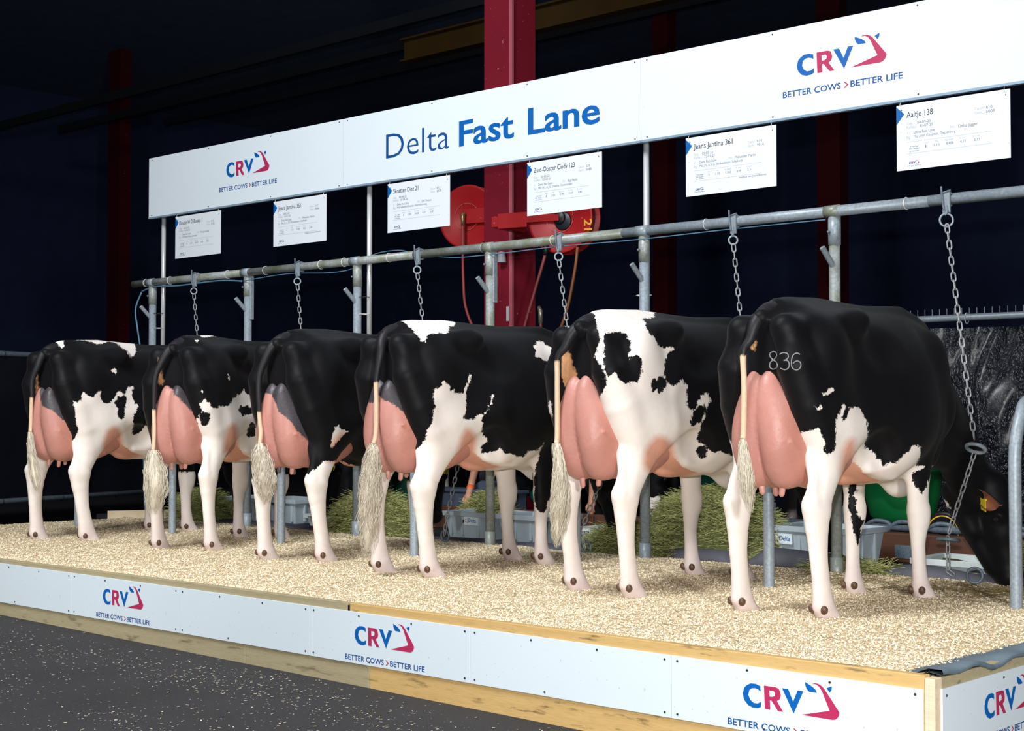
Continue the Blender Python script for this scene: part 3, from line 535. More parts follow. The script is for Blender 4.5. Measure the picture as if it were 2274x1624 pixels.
def emblem(parent, x0, z0, s, y=-.0012, blue=None, red=None, slogan=True, M=None):
    """letters C R V with a cow head, and the slogan line below, as printed pieces on a board"""
    blue = blue or M_BLUE; red = red or M_RED; objs = []
    for k, nm, mt, hole in (('C', 'letter', blue, None), ('R', 'letter', red, 'Rh'), ('V', 'letter', blue, None), ('E', 'ear_shape', blue, None), ('H', 'ear_shape', blue, None), ('X', 'cow_head_shape', red, None)):
        p, t = poly_tris(LOGO[k], LOGO.get(hole) if hole else None); m = MB(); m.add([(x0 + q.x * s, y, z0 + q.y * s) for q in p], t); objs.append(orient(m).build(nm, mt, parent))
    if slogan:
        m = MB(); put_text(m, 'BETTER COWS', x0 - .104 * s, z0 - .120 * s, .417 * s, .038 * s, .012); put_text(m, 'BETTER LIFE', x0 + .380 * s, z0 - .120 * s, .352 * s, .038 * s, .012)
        m.v = [(a, y, c) for a, _, c in m.v]; objs.append(tag(orient(m).build('slogan_print', M_NAVY, parent), kind='stuff'))
        m = MB(); p = [(.332,-.082),(.343,-.082),(.366,-.102),(.343,-.120),(.332,-.120),(.355,-.102)]
        q, t = poly_tris(p); m.add([(x0 + a.x * s, y, z0 + a.y * s) for a in q], t); objs.append(orient(m).build('arrow_print', red, parent))
    if M:
        for o in objs: o.data.transform(M)
    return objs
def lettering(parent, name, rows, mat, y=-.0012):
    m = MB()
    for i, r in enumerate(rows):
        n0 = len(m.v); put_text(m, *r); m.v[n0:] = [(a, y - (.0005 * i if 'word' in name else 0), c) for a, _, c in m.v[n0:]]
    o = orient(m).build(name, mat, parent)
    if (len(rows) > 1 and 'word' not in name) or 'name' in name: o['kind'] = 'stuff'
    return o
# ------------------------------------------------------------------ the hall
def struct(o): o['kind'] = 'structure'; return o
def asphalt():
    t = NT('asphalt', .8, 0, .3); v = t.coord(); n = t.noise(v, 160, 4, .7); b = t.noise(v, 1.3, 5)
    c = t.mix(n, lin(28, 28, 30), lin(72, 71, 73)); c = t.mix(t.ramp(b, [(.4, 0.0), (.65, .45)]), c, lin(42, 41, 41))
    c = t.mix(t.ramp(t.noise(v, 3.1, 4), [(.62, 0.0), (.72, .25)]), c, lin(60, 58, 44))
    c = t.mix(t.ramp(t.noise(v, 90, 2, .5), [(.70, 0.0), (.73, .8)]), c, lin(120, 116, 108))
    t.base(c); t.bump(n, .7, .008); return t.m
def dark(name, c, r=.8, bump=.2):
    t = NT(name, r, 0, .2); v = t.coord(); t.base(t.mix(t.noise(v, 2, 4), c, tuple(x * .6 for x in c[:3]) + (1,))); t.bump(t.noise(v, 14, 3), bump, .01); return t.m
def zf(x): return -.03 - .04 * max(0, min(1, (x + 6.6) / 5.5))
xs = [-34, -12] + [-6.6 + .55 * i for i in range(11)] + [14]
fv = []; ff = []
for x in xs: fv += [(x, -12, zf(x)), (x, 27, zf(x))]
for i in range(len(xs) - 1): ff.append((2*i, 2*i+2, 2*i+3, 2*i+1))
struct(mesh_obj('floor', fv, ff, asphalt()))
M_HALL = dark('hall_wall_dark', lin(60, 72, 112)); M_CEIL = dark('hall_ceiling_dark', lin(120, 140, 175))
def slab(name, lo, hi, mat): return struct(MB().box(lo, hi).build(name, mat))
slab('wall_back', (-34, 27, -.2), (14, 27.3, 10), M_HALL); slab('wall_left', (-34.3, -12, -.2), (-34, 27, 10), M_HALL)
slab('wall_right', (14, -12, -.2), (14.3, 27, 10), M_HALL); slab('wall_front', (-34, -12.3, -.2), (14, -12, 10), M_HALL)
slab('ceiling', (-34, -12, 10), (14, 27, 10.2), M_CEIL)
# roof: yellow beam and dark purlins
M_YEL = plain('beam_yellow_paint', lin(62, 44, 12), .5, var=.3, scale=2)
bm_ = empty('roof_beam', (-10.6, 9.2, 6.35)); tag(bm_, 'yellow painted steel roof beam behind the red column', 'beam')
for z in (-.16, .14): MB().box((-2, -.1, z), (12, .1, z + .025)).build('flange', M_YEL, bm_)
MB().box((-2, -.012, -.14), (12, .012, .14)).build('web', M_YEL, bm_)
M_PURL = plain('purlin_steel', lin(36, 38, 44), .6)
for i, (y, z) in enumerate(((11.5, 7.6), (14, 8.1), (17, 8.7))):
    o = MB().box((-30, y - .05, z), (10, y + .05, z + .18)).build('roof_purlin', M_PURL); tag(o, ('thin dark steel purlin under the roof, nearest the yellow beam', 'thin dark steel purlin under the roof, middle one of three', 'thin dark steel purlin under the roof, farthest of three')[i], 'beam', 'roof purlins')
# red steel columns
def red_paint(name, c):
    t = NT(name, .45, 0, .4); v = t.coord(); k = t.mix(t.noise(v, 2.5, 4), c, tuple(x * .8 for x in c[:3]) + (1,))
    t.base(t.mix(t.ramp(t.noise(v, 26, 3, .6), [(.70, 0.0), (.73, .6)]), k, lin(190, 160, 160))); t.bump(t.noise(v, 30, 2), .1, .003); return t.m
M_REDCOL = red_paint('column_red_paint', lin(132, 28, 46)); M_REEL = red_paint('reel_red_paint', lin(172, 26, 32))
cx_, cy_ = -7.225, 5.57
col = empty('steel_column', (cx_, cy_, -.03)); tag(col, 'dark red steel column rising behind the rail between two hose reels', 'column')
MB().box((-.187, -.17, 0), (.187, .17, 9.9)).build('shaft', M_REDCOL, col, bevel=.01)
MB().box((.165, -.19, 0), (.205, -.165, 9.9)).build('corner_rib', plain('rib_pink', lin(176, 90, 104), .5), col)
MB().box((-.28, -.28, 0), (.28, .28, .04)).build('base_plate', M_REDCOL, col)
m = MB(); m.tube([(.10, -.178, 1.2), (.11, -.178, 1.6), (.095, -.178, 1.95)], [.004, .008, .003], 6); m.build('paint_drip', plain('paint_drip_white', lin(214, 196, 198), .5), col)
MB().box((.13, -.19, 2.20), (.17, -.172, 2.34)).build('label_plate', plain('plate_grey', lin(190, 190, 196), .5), col)
MB().lathe([(.0, 0), (.035, 0), (.045, -.10), (0, -.10)], 14, Matrix.Translation((.10, -.22, 2.86))).build('lamp_cap', plain('cap_grey', lin(170, 172, 180), .5), col)
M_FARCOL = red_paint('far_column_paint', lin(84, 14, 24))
for i, (x, y, w) in enumerate(((-39.0 + 11, 14.4, .5), (-16.2, 20, .4), (-12.2, 20, .5))):
    o = MB().box((-w / 2, -.15, 0), (w / 2, .15, 9.9)).build('far_column', M_FARCOL, None); o.location = (x, y, -.04)
    tag(o, ('far dark red column in the gloom at the far left', 'far dark red column in the gloom right of the middle signs', 'far dark red column in the gloom behind the nearest cow')[i], 'column', 'far columns')
def hose_reel(name, loc, az, lab, text=None):
    r = empty(name, loc, math.radians(az)); tag(r, lab, 'hose reel', 'fire hose reels on the red column')
    D = Matrix.Rotation(math.radians(90), 4, 'X')
    MB().lathe([(0, .0), (.10, .0), (.11, .006), (.30, .006), (.318, .012), (.322, .0), (.318, -.012), (0, -.012)], 48, D).build('front_disc', M_REEL, r, True)
    MB().lathe([(0, .0), (.318, .0), (.322, -.008), (.318, -.016), (0, -.016)], 48, Matrix.Translation((0, .16, 0)) @ D).build('rear_disc', M_REEL, r, True)
    m = MB()
    for k in range(4):
        for ring in range(5):
            R = .17 + .028 * ring; m.tube([(R * math.cos(a), .028 + .028 * k, R * math.sin(a)) for a in [2 * math.pi * j / 28 for j in range(28)]], .0135, 6, closed=True)
    m.build('coiled_hose', plain('hose_dark_red', lin(120, 30, 34), .6), r, True)
    m = MB(); m.tube([(.135 * math.cos(a), -.014, .135 * math.sin(a)) for a in [2 * math.pi * j / 40 for j in range(40)]], .0022, 6, closed=True); m.build('ring_line', plain('ring_light', lin(206, 120, 110), .5), r, True)
    MB().lathe([(0, .03), (.052, .03), (.06, .02), (.06, 0), (0, 0)], 24, Matrix.Translation((0, -.006, 0)) @ D).build('hub', M_BLACKP if text else M_REEL, r, True)
    return r
rl = hose_reel('hose_reel', (-7.84, 5.61, 3.255), 15, 'red fire hose reel hanging left of the dark red column')
MB().box((-.02, -.045, -.075), (.30, -.02, .075)).build('swing_arm', M_REEL, rl, bevel=.006)
m = MB(); m.tube(catmull([(0, -.06, .0), (0, -.09, -.03), (0, -.09, -.3), (.005, -.09, -.62), (.03, -.09, -.9), (.12, -.08, -1.12), (.22, -.05, -1.2), (.36, .05, -1.3)], 6), .014, 10); m.build('feed_hose', plain('hose_red', lin(150, 60, 58), .5), rl, True)
m = MB(); m.tube([(0, -.05, .02), (0, -.092, .02), (0, -.092, -.10)], [.02, .022, .018], 10); m.build('valve', plain('brass', lin(176, 150, 110), .35, .7), rl, True)
rr = hose_reel('hose_reel', (-6.24, 5.18, 3.06), 15, 'red fire hose reel right of the dark red column, half hidden by a card', True)
MB().box((-.62, -.045, -.07), (-.32, -.02, .07)).build('hinge_plate', M_REEL, rr, bevel=.005)
MB().box((-.34, -.04, -.03), (.0, -.018, .03)).build('swing_arm', M_REEL, rr, bevel=.005)
MB().box((-.70, -.02, -.05), (-.62, .52, .05)).build('wall_bracket', M_REEL, rr, bevel=.005)
lab = MB(); put_text(lab, '21', 0, 0, .10, .075, .02); lt = orient(lab).build('number_print', plain('print_yellow', lin(232, 170, 40), .5), rr)
lt.location = (.245, -.016, -.03); lt.rotation_euler = (0, math.radians(90), 0)
m = MB(); m.lathe([(0, .006), (.075, .006), (.085, .0)], 26, Matrix.Translation((.03, -.012, -.03)) @ Matrix.Rotation(math.radians(90), 4, 'X')); m.build('round_label', plain('label_black', lin(24, 34, 44), .4), rr, True)
m = MB(); m.tube(catmull([(-.12, -.05, -.30), (-.15, -.06, -.42), (-.25, -.06, -.72), (-.34, -.06, -1.0), (-.36, -.06, -1.2), (-.30, -.06, -1.36), (-.20, -.06, -1.30), (-.17, -.06, -1.1), (-.17, -.06, -.92)], 6), .0145, 10); m.build('hose', plain('hose_dull_red', lin(130, 56, 58), .5), rr, True)
m = MB(); m.tube([(-.17, -.06, -.95), (-.172, -.06, -.84), (-.19, -.06, -.80)], [.02, .022, .016], 10); m.build('nozzle', plain('nozzle_steel', lin(150, 146, 130), .35, .6), rr, True)
m = MB(); m.tube(catmull([(.19, -.04, -.28), (.16, -.04, -.5), (.08, -.04, -.85), (-.05, -.04, -1.15), (-.2, -.03, -1.45)], 6), .014, 10); m.build('outlet_hose', plain('hose_ochre', lin(140, 84, 50), .5), rr, True)
m = MB(); m.tube([(-.12, -.05, -.24), (-.12, -.055, -.34)], [.03, .022], 10); m.build('hose_guide', M_BLACKP, rr, True)
# grey board far right
o = MB().box((-.02, 7.2, 2.95), (1.6, 7.26, 3.75)).build('grey_board', plain('grey_board', lin(150, 152, 158), .6)); o.location = (-2.35, 0, 0)
tag(o, 'plain grey board hanging in the dark behind the last card on the right', 'board')
# ---- black sheet fences with their tubes
def tarp_mat():
    t = NT('black_sheet', .22, 0, 1.0); v = t.coord(scale=(1, 1, .55)); t.base(t.mix(t.noise(v, 3, 4), lin(12, 16, 24), lin(34, 40, 52)))
    c1 = t.math('ABSOLUTE', t.math('SUBTRACT', t.noise(v, 9, 3, .5), .5)); c2 = t.math('ABSOLUTE', t.math('SUBTRACT', t.noise(v, 26, 3, .5), .5))
    h = t.math('ADD', t.math('MULTIPLY', c1, 1.4), t.math('MULTIPLY', c2, .7)); t.bump(h, 1.0, .10)
    t.b.inputs['Coat Weight'].default_value = .6; t.b.inputs['Coat Roughness'].default_value = .28; return t.m
M_TARP = tarp_mat()
M_TARPD = dark('black_cloth', lin(16, 18, 30), .75)
def sheet(name, A, B, z0, z1, amp, mat, nx=70, nz=26, seed=3, parent=None):
    A = Vector(A); B = Vector(B); d = (B - A); n = Vector((-d.y, d.x, 0)).normalized(); v = []; f = []
    for i in range(nx + 1):
        for j in range(nz + 1):
            s = i / nx; z = z0 + (z1 - z0) * j / nz
            k = mnoise.noise(Vector((s * d.length * 2.4, (z - z0) * .8 + s * 3, seed))) + .45 * mnoise.noise(Vector((s * d.length * 7 - z * 2.2, z * 1.5, seed + 4)))
            v.append(A + d * s + n * k * amp + Vector((0, 0, z)))
    nn = len(v); v += [p + n * .006 for p in v]
    for i in range(nx):
        for j in range(nz):
            a = i * (nz + 1) + j; f.append((a, a + nz + 1, a + nz + 2, a + 1)); f.append((nn + a, nn + a + 1, nn + a + nz + 2, nn + a + nz + 1))
    return mesh_obj(name, v, f, mat, parent, True)
t1 = empty('sheet_fence', (-12.6, 3, 0)); tag(t1, 'long dark cloth fence hung between two steel tubes at the far left end', 'fence')
A = Vector((.55, -3.5, 0)); B = Vector((-1.6, 4.5, 0))
sheet('sheet', A, B, .33, 1.95, .03, M_TARPD, parent=t1)
for z, nm in ((1.97, 'top_tube'), (.30, 'bottom_tube')):
    m = MB(); m.tube([A + Vector((0, 0, z)), B + Vector((0, 0, z))], .03, 14); m.build(nm, M_GALVD, t1, True)
for i in range(9):
    p = A + (B - A) * ((i + .5) / 9)
    for z in (.30, 1.97):
        m = MB(); m.tube([p + Vector((.04 * math.cos(a), 0, z + .045 * math.sin(a))) for a in [2 * math.pi * k / 14 for k in range(14)]], .005, 6, closed=True); m.build('hook', M_BLACKP, t1, True)
for p in (A, B): MB().tube([p + Vector((0, 0, -.02)), p + Vector((0, 0, 2.0))], .03, 12).build('post', M_GALVD, t1, True)
t2 = empty('sheet_fence', (-5.9, 8.2, 0)); tag(t2, 'glossy wrinkled black plastic sheet fence behind the nearest cow', 'fence')
sheet('sheet', (1.2, 0, 0), (6.5, 0, 0), .25, 2.10, .30, M_TARP, 120, 50, 9, t2)
sheet('sheet', (-7, .1, 0), (1.25, .1, 0), .25, 2.0, .05, M_TARPD, 60, 16, 5, t2)
MB().tube([(-7, -.02, 2.195), (8, -.02, 2.195)], .032, 14).build('top_tube', M_GALV, t2, True)
for x in (-6.8, -3, 1.2, 5.4): MB().tube([(x, .02, -.05), (x, .02, 2.19)], .03, 12).build('post', M_GALVD, t2, True)
m = MB()
for i in range(60): m.tube([(1.3 + i * .075, -.02, 2.22), (1.3 + i * .075, -.02, 2.285)], .0035, 5)
s_ = m.build('spike_row', M_GALV, t2); s_['kind'] = 'stuff'
for x in (1.4, 2.1, 4.4):
    m = MB(); m.tube([(x, -.02 + .042 * math.cos(a), 2.185 + .05 * math.sin(a)) for a in [2 * math.pi * k / 16 for k in range(16)]], .005, 6, closed=True); m.build('hook', M_WIRE, t2, True)
# ------------------------------------------------------------------ platform: kerb boards, panels, bedding
kerb = empty('platform_kerb', (-5, 0, 0)); tag(kerb, 'long timber kerb around the raised bedding platform, white panels screwed to it', 'kerb')
kx = -5.0
def ztop(x): return .36 + x * .0038 if x < 0 else .36
def plank(x0, x1, z0a, z0b, z1a, z1b, mat, y0=0.0, y1=.042, name='plank'):
    v = [(x0 - kx, y0, z0a), (x1 - kx, y0, z0b), (x1 - kx, y1, z0b), (x0 - kx, y1, z0a), (x0 - kx, y0, z1a), (x1 - kx, y0, z1b), (x1 - kx, y1, z1b), (x0 - kx, y1, z1a)]
    o = MB().add(v, [(0, 3, 2, 1), (4, 5, 6, 7), (0, 1, 5, 4), (1, 2, 6, 5), (2, 3, 7, 6), (3, 0, 4, 7)]).build(name, mat, kerb, bevel=.003); return o
for a, b, mt in ((-11.0, -7.3, M_WOODGREY), (-7.295, -5.1, M_WOODGREY), (-5.095, -3.16, M_WOODGREY), (-3.145, -.03, M_WOOD)):
    plank(a, b, .155, .155, ztop(a), ztop(b), mt)
for a, b, mt in ((-11.0, -8.0, M_WOODGREY), (-7.995, -4.0, M_WOODGREY), (-3.995, -3.0, M_WOODGREY), (-2.995, -.03, M_WOOD)):
    plank(a, b, zf(a) - .01, zf(b) - .01, .15, .15, mt)
cp = plank(-.028, .012, zf(0) - .01, zf(0) - .01, .352, .352, M_PALEWOOD, -.004, .05, 'corner_post')
sd = MB()
for (a, b, z0, z1, mt) in ((.052, 3.6, .155, .350, M_WOODGREY), (.052, 3.6, -.08, .15, M_WOODGREY)):
    MB().box((-.03 - kx, a, z0), (.01 - kx, b, z1)).build('plank', mt, kerb, bevel=.003)
MB().box((-11.05 - kx, 0, -.04), (-11.0 - kx, 3.6, .16)).build('plank', M_WOODGREY, kerb)
MB().box((-3.158 - kx, -.002, .30), (-3.147 - kx, .001, .338)).build('tape_mark', M_BLACKP, kerb)
SE = [-11.0, -9.19, -8.04, -6.89, -5.74, -4.597, -3.447, -2.297, -1.148, -.030]
names = {4: 'white kerb panel with the emblem, leftmost lettered one', 6: 'white kerb panel with the emblem, middle lettered one', 8: 'white kerb panel with large emblem next to the corner',
         3: 'plain white kerb panel at the left edge of the photo', 5: 'plain white kerb panel between the left and middle emblem panels', 7: 'plain white kerb panel between the middle and corner emblem panels'}
for i in range(len(SE) - 1):
    a, b = SE[i], SE[i + 1]; w = b - a - .004
    p = MB().box((0, -.008, .055), (w, 0, .310)).build('kerb_panel', M_BOARD, None, bevel=.001); p.location = (a + .002, -.001, 0)
    tag(p, names.get(i, ['plain white kerb panel, farthest beyond the left edge', 'plain white kerb panel, second beyond the left edge', 'plain white kerb panel, just beyond the left edge'][min(i, 2)]), 'panel', 'white panels along the kerb')
    for x, z in ((.03, .29), (w - .03, .29), (.03, .075), (w - .03, .075), (w * .33, .292), (w * .66, .29), (w * .4, .073)):
        MB().lathe([(0, .003), (.004, .003), (.0055, 0)], 8, Matrix.Translation((x, -.008, z)) @ Matrix.Rotation(math.radians(90), 4, 'X')).build('screw', M_SCREW, p)
    if i in (4, 6, 8): emblem(p, {4: -5.385, 6: -3.097, 8: -.798}[i] - a - .002, .153, .685, -.0092)
p = MB().box((0, 0, .055), (.008, 1.2, .312)).build('kerb_panel', M_BOARD, None, bevel=.001); p.location = (.011, .04, 0)
tag(p, 'white panel with emblem on the short side of the kerb, right of the corner', 'panel', 'white panels along the kerb')
MR = Matrix.Translation((.0092, 0, 0)) @ Matrix.Rotation(math.radians(90), 4, 'Z')
emblem(p, .332, .153, .685, 0, M=MR)
for y, z in ((.03, .285), (.5, .29), (.03, .07)):
    MB().lathe([(0, .003), (.004, .003), (.0055, 0)], 8, Matrix.Translation((.008, y, z)) @ Matrix.Rotation(math.radians(90), 4, 'Y')).build('screw', M_SCREW, p)
p2 = p.copy(); COL.objects.link(p2); p2.location = (.011, 1.25, 0); p2['label'] = 'plain white panel on the short side of the kerb, second from the corner'
# bedding
def bed_z(x, y):
    z = BED + .004 + .010 * mnoise.noise(Vector((x * 1.3, y * 1.3, 1))) + .008 * mnoise.noise(Vector((x * 4, y * 4, 2))) + .004 * mnoise.noise(Vector((x * 13, y * 13, 3)))
    z += (x + 1.4) * .0038
    z += .05 * math.exp(-((x + .22) / .28) ** 2 - ((y - 1.9) / .9) ** 2)
    if y < .25: z = z + (ztop(x) - .012 - z) * (1 - y / .25) * .6
    if y > 3.05: z -= (y - 3.05) * .08
    if x < -9.9: z -= (-9.9 - x) * .10
    return z
def bedding_mat():
    t = NT('wood_shavings', .8, 0, .2); v = t.coord()
    vo = t.n('ShaderNodeTexVoronoi'); vo.inputs['Scale'].default_value = 170; t.l(v, vo.inputs['Vector'])
    sep = t.n('ShaderNodeSeparateColor'); t.l(vo.outputs['Color'], sep.inputs[0])
    c = t.mix(sep.outputs[0], lin(236, 222, 190), lin(214, 192, 152)); c = t.mix(t.ramp(sep.outputs[1], [(.70, 0.0), (.95, .7)]), c, lin(250, 244, 226))
    c = t.mix(t.ramp(t.noise(v, 2.2, 5), [(.5, 0.0), (.72, .35)]), c, lin(196, 170, 128))
    c = t.mix(t.ramp(t.noise(v, 75, 3), [(.64, 0.0), (.70, .55)]), c, lin(150, 134, 96))
    t.base(c); t.bump(t.math('ADD', vo.outputs['Distance'], t.noise(v, 60, 4)), .8, .010); return t.m
M_BED = bedding_mat()
nx, ny = 420, 130; v = []; f = []
for i in range(nx + 1):
    for j in range(ny + 1):
        x = -10.95 + 10.92 * i / nx; y = .043 + 3.42 * j / ny; v.append((x, y, bed_z(x, y)))
for i in range(nx):
    for j in range(ny): a = i * (ny + 1) + j; f.append((a, a + ny + 1, a + ny + 2, a + 1))
bed = mesh_obj('bedding', v, f, M_BED, None, True); tag(bed, 'thick layer of pale wood shavings under the cows', 'bedding', kind='stuff')
def flakes(name, N, pick, mat, s0, s1, asp=2.2, tilt=.6):
    r = np.random.default_rng(N); P = pick(r, N); a = r.uniform(0, 2 * np.pi, N); L = r.uniform(s0, s1, N); Wd = L / asp * r.uniform(.6, 1.2, N)
    tx = r.uniform(-tilt, tilt, N); ty = r.uniform(-tilt, tilt, N)
    u = np.stack([np.cos(a), np.sin(a), tx], 1) * L[:, None] / 2; w = np.stack([-np.sin(a), np.cos(a), ty], 1) * Wd[:, None] / 2
    V = np.concatenate([P - u - w, P + u - w, P + u + w, P - u + w]); F = np.stack([np.arange(N), np.arange(N) + N, np.arange(N) + 2 * N, np.arange(N) + 3 * N], 1)
    return link(name, np_mesh(name, V, F), mat)
def flake_mat(name, cols):
    t = NT(name, .7, 0, .2); n = t.noise(t.coord(), 140, 1, .5); t.base(t.ramp(n, [(.3 + .4 * i / (len(cols) - 1), c) for i, c in enumerate(cols)], 'CONSTANT')); return t.m
M_FLAKE = flake_mat('shaving_flakes', [lin(222, 200, 160), lin(246, 234, 206), lin(238, 220, 184), lin(253, 248, 234), lin(232, 212, 176)])
def pick_bed(r, n):
    u = r.uniform(0, 1, n) ** .8; x = -10.3 + 10.22 * u; y = .06 + 3.3 * r.uniform(0, 1, n) ** 1.1
    return np.array([(a, b, bed_z(a, b) + .002 + .006 * c) for a, b, c in zip(x, y, r.uniform(0, 1, n))])
o = flakes('loose_shavings', 300000, pick_bed, M_FLAKE, .0045, .0105, 1.6, .7); tag(o, 'loose curled flakes on top of the wood shavings bed', 'shavings', kind='stuff')
def pick_floor(r, n):
    out = []; cl = [(-6.2, -.55, .5), (-5.4, -.75, .6), (-4.3, -.45, .5), (-3.5, -.35, .45), (-2.6, -.5, .5), (-2.0, -.9, .6), (-4.8, -1.3, .6), (-2.9, -1.3, .5)]
    while len(out) < n:
        if r.random() < .55: c = cl[int(r.integers(len(cl)))]; x = r.normal(c[0], c[2]); y = r.normal(c[1], c[2] * .35)
        else: x = r.uniform(-9, .2); y = r.uniform(-2.6, -.03)
        if y < -.02: out.append((x, y, zf(x) + .003))
    return np.array(out)
o = flakes('spilt_shavings', 3600, pick_floor, M_FLAKE, .004, .014, 2.4, .12); tag(o, 'scattered shavings spilt on the dark asphalt before the kerb', 'shavings', kind='stuff')
def stalks(mb, r, n, pos, L=(.08, .22), rad=.0011, up=.35):
    for _ in range(n):
        p = Vector(pos(r)); a = r.uniform(0, 6.283); l = r.uniform(*L); d = Vector((math.cos(a), math.sin(a), r.uniform(-up, up))).normalized(); k = Vector((r.uniform(-1, 1), r.uniform(-1, 1), r.uniform(-.6, .6))) * l * .14
        mb.tube([p - d * l / 2, p + k, p + d * l / 2], [rad, rad * 1.2, rad * .6], 3, caps=False)
def hay_mat():
    t = NT('hay', .7, 0, .2); v = t.coord(); n = t.noise(v, 45, 3); t.base(t.ramp(n, [(.30, lin(92, 100, 52)), (.42, lin(128, 136, 78)), (.55, lin(170, 172, 108)), (.68, lin(214, 208, 150)), (.78, lin(120, 108, 62))])); t.bump(n, .5, .01); return t.m
M_HAY = hay_mat(); M_HAYCORE = plain('hay_core', lin(88, 92, 50), .9, var=.5, scale=30, bump=.8); M_STRAW = plain('dark_stalks', lin(112, 96, 58), .7, var=.4, scale=40)
m = MB(); R_ = random.Random(5)
def pb(r):
    x = r.uniform(-10, -.3); y = r.choice([r.uniform(2.2, 3.35), r.uniform(.3, 3.3)]); return (x, y, bed_z(x, y) + .006)
stalks(m, R_, 900, pb, (.03, .11), .0011, .12)
def pb2(r): x = r.gauss(-1.2, .55); y = r.gauss(2.75, .22); return (min(x, -.1), y, bed_z(x, y) + .012)
stalks(m, R_, 700, pb2, (.05, .16), .0012, .2)
o = m.build('loose_stalks', M_STRAW); tag(o, 'thin hay stalks strewn over the shavings', 'hay', kind='stuff')
# feed alley floor behind the bedding
struct(MB().box((-11, 3.4, -.2), (1.0, 8.0, .262)).build('floor_feed_alley', dark('alley_rubber', lin(48, 46, 50), .7, .4)))
# ------------------------------------------------------------------ rail, posts, dividers
RY, RZ = 3.15, 2.548
rail = empty('tether_rail', (-5, RY, RZ)); tag(rail, 'long galvanised tube rail above the cows carrying the six chains', 'rail')
segs = [(-9.97, -8.2, M_GALVG), (-8.2, -6.0, M_GALVG), (-6.0, -3.9, M_GALVG), (-3.9, -1.6, M_GALV), (-1.6, .6, M_GALV)]
for a, b, mt in segs:
    m = MB(); m.tube([(a + 5, 0, 0), (b + 5, 0, 0)], .0335, 20); m.build('tube', mt, rail, True)
for x in (-9.75, -9.35, -8.45, -7.15, -6.85, -6.3, -5.25, -4.55, -3.2, -1.75, -7.9):
    m = MB(); m.tube([(x + 5 + .036 * 0, .0365 * math.cos(a), .0365 * math.sin(a)) for a in [2 * math.pi * k / 18 for k in range(18)]], .0028, 6, closed=True); m.build('cable_tie', M_WIRE if x > -9 else M_WIRE, rail, True)
WORDS = ['far left end of the rail', 'second rail post from the far left, between the first and second cow', 'third rail post from the far left, beside a thin pole', 'fourth rail post from the left, in front of the red column', 'fifth rail post from the left, above the fifth cow back', 'sixth rail post from the left, above the nearest cow', 'rail post just beyond the right edge']
for i, x in enumerate((-9.67, -8.18, -6.71, -5.20, -3.735, -2.25, -.80)):
    p = empty('rail_post', (x, RY + .02, .25)); H = RZ - .25
    tag(p, 'galvanised ' + (('post at the ' + WORDS[0]) if i == 0 else WORDS[i]), 'post', 'galvanised rail posts')
    gm = M_GALVG if i in (3, 5) else M_GALV
    m = MB(); m.tube([(0, 0, 0), (0, 0, H - .20)], .0345, 20); m.build('tube', gm, p, True)
    m = MB(); m.tube([(0, 0, H - .21), (0, 0, H - .02)], .0395, 20); m.build('sleeve', M_GALVG if i < 5 else M_GALV, p, True)
    m = MB(); m.tube([(0, 0, -.02), (0, 0, .16)], .041, 20); m.build('foot_sleeve', gm, p, True)
    m = MB(); m.tube([(-.05, -.02, H), (.05, -.02, H)], .0385, 20); m.build('tee_collar', gm, p, True)
    s = MB(); s.tube([(0, -.02, H - .34), (-.01, -.125, H - .235)], .0185, 14, caps=False); s.tube([(-.01, -.125, H - .235), (-.0095, -.118, H - .242)], [.0185, .0145], 14, caps=False); so = s.build('stub_tube', M_GALV, p, True)
    for zz in (H - .13,):
        b = MB(); b.tube([(-.012, -.036, zz), (-.016, -.055, zz)], .008, 8); b.build('bolt', M_GALVD, p, True)
    if i in (1, 3): MB().box((.032, -.01, H - .42), (.05, .03, H - .03)).build('bracket_strip', M_GALV, p, bevel=.004)
DIV = [(-9.36, 2.2), (-7.90, 2.2), (-6.47, 2.2), (-5.0, 2.2), (-3.53, 2.2), (-2.11, 2.2), (-.67, 2.2)]
DW = ['behind the right hind leg of the far left cow', 'behind the tail of the second cow', 'beside the left hind leg of the all black cow', 'between the saddle-marked cow legs', 'behind the heart-marked cow left leg', 'between the hind legs of the nearest cow', 'at the right edge in front of the feeding head']
for i, (x, y) in enumerate(DIV):
    d = empty('stall_divider', (x, y, .25)); tag(d, 'bent steel stall divider, its foot ' + DW[i], 'divider', 'stall dividers')
    xr = (-9.67, -8.18, -6.71, -5.20, -3.735, -2.25, -.80)[i] - x
    top = .93
    pts = [(0, 0, 0), (0, 0, top * .5), (0, 0, top - .12), (0, .02, top), (0, .07, top + .10), (xr * .15, .17, top + .17), (xr * .5, .45, top + .20), (xr, .93, top + .20)]
    
    m = MB(); m.tube(catmull(pts, 5), .031, 16); m.build('tube', M_GALV, d, True)
    m = MB(); m.tube([(xr, .90, pts[-1][2]), (xr, 1.01, pts[-1][2])], .04, 14); m.build('clamp', M_GALV, d, True)
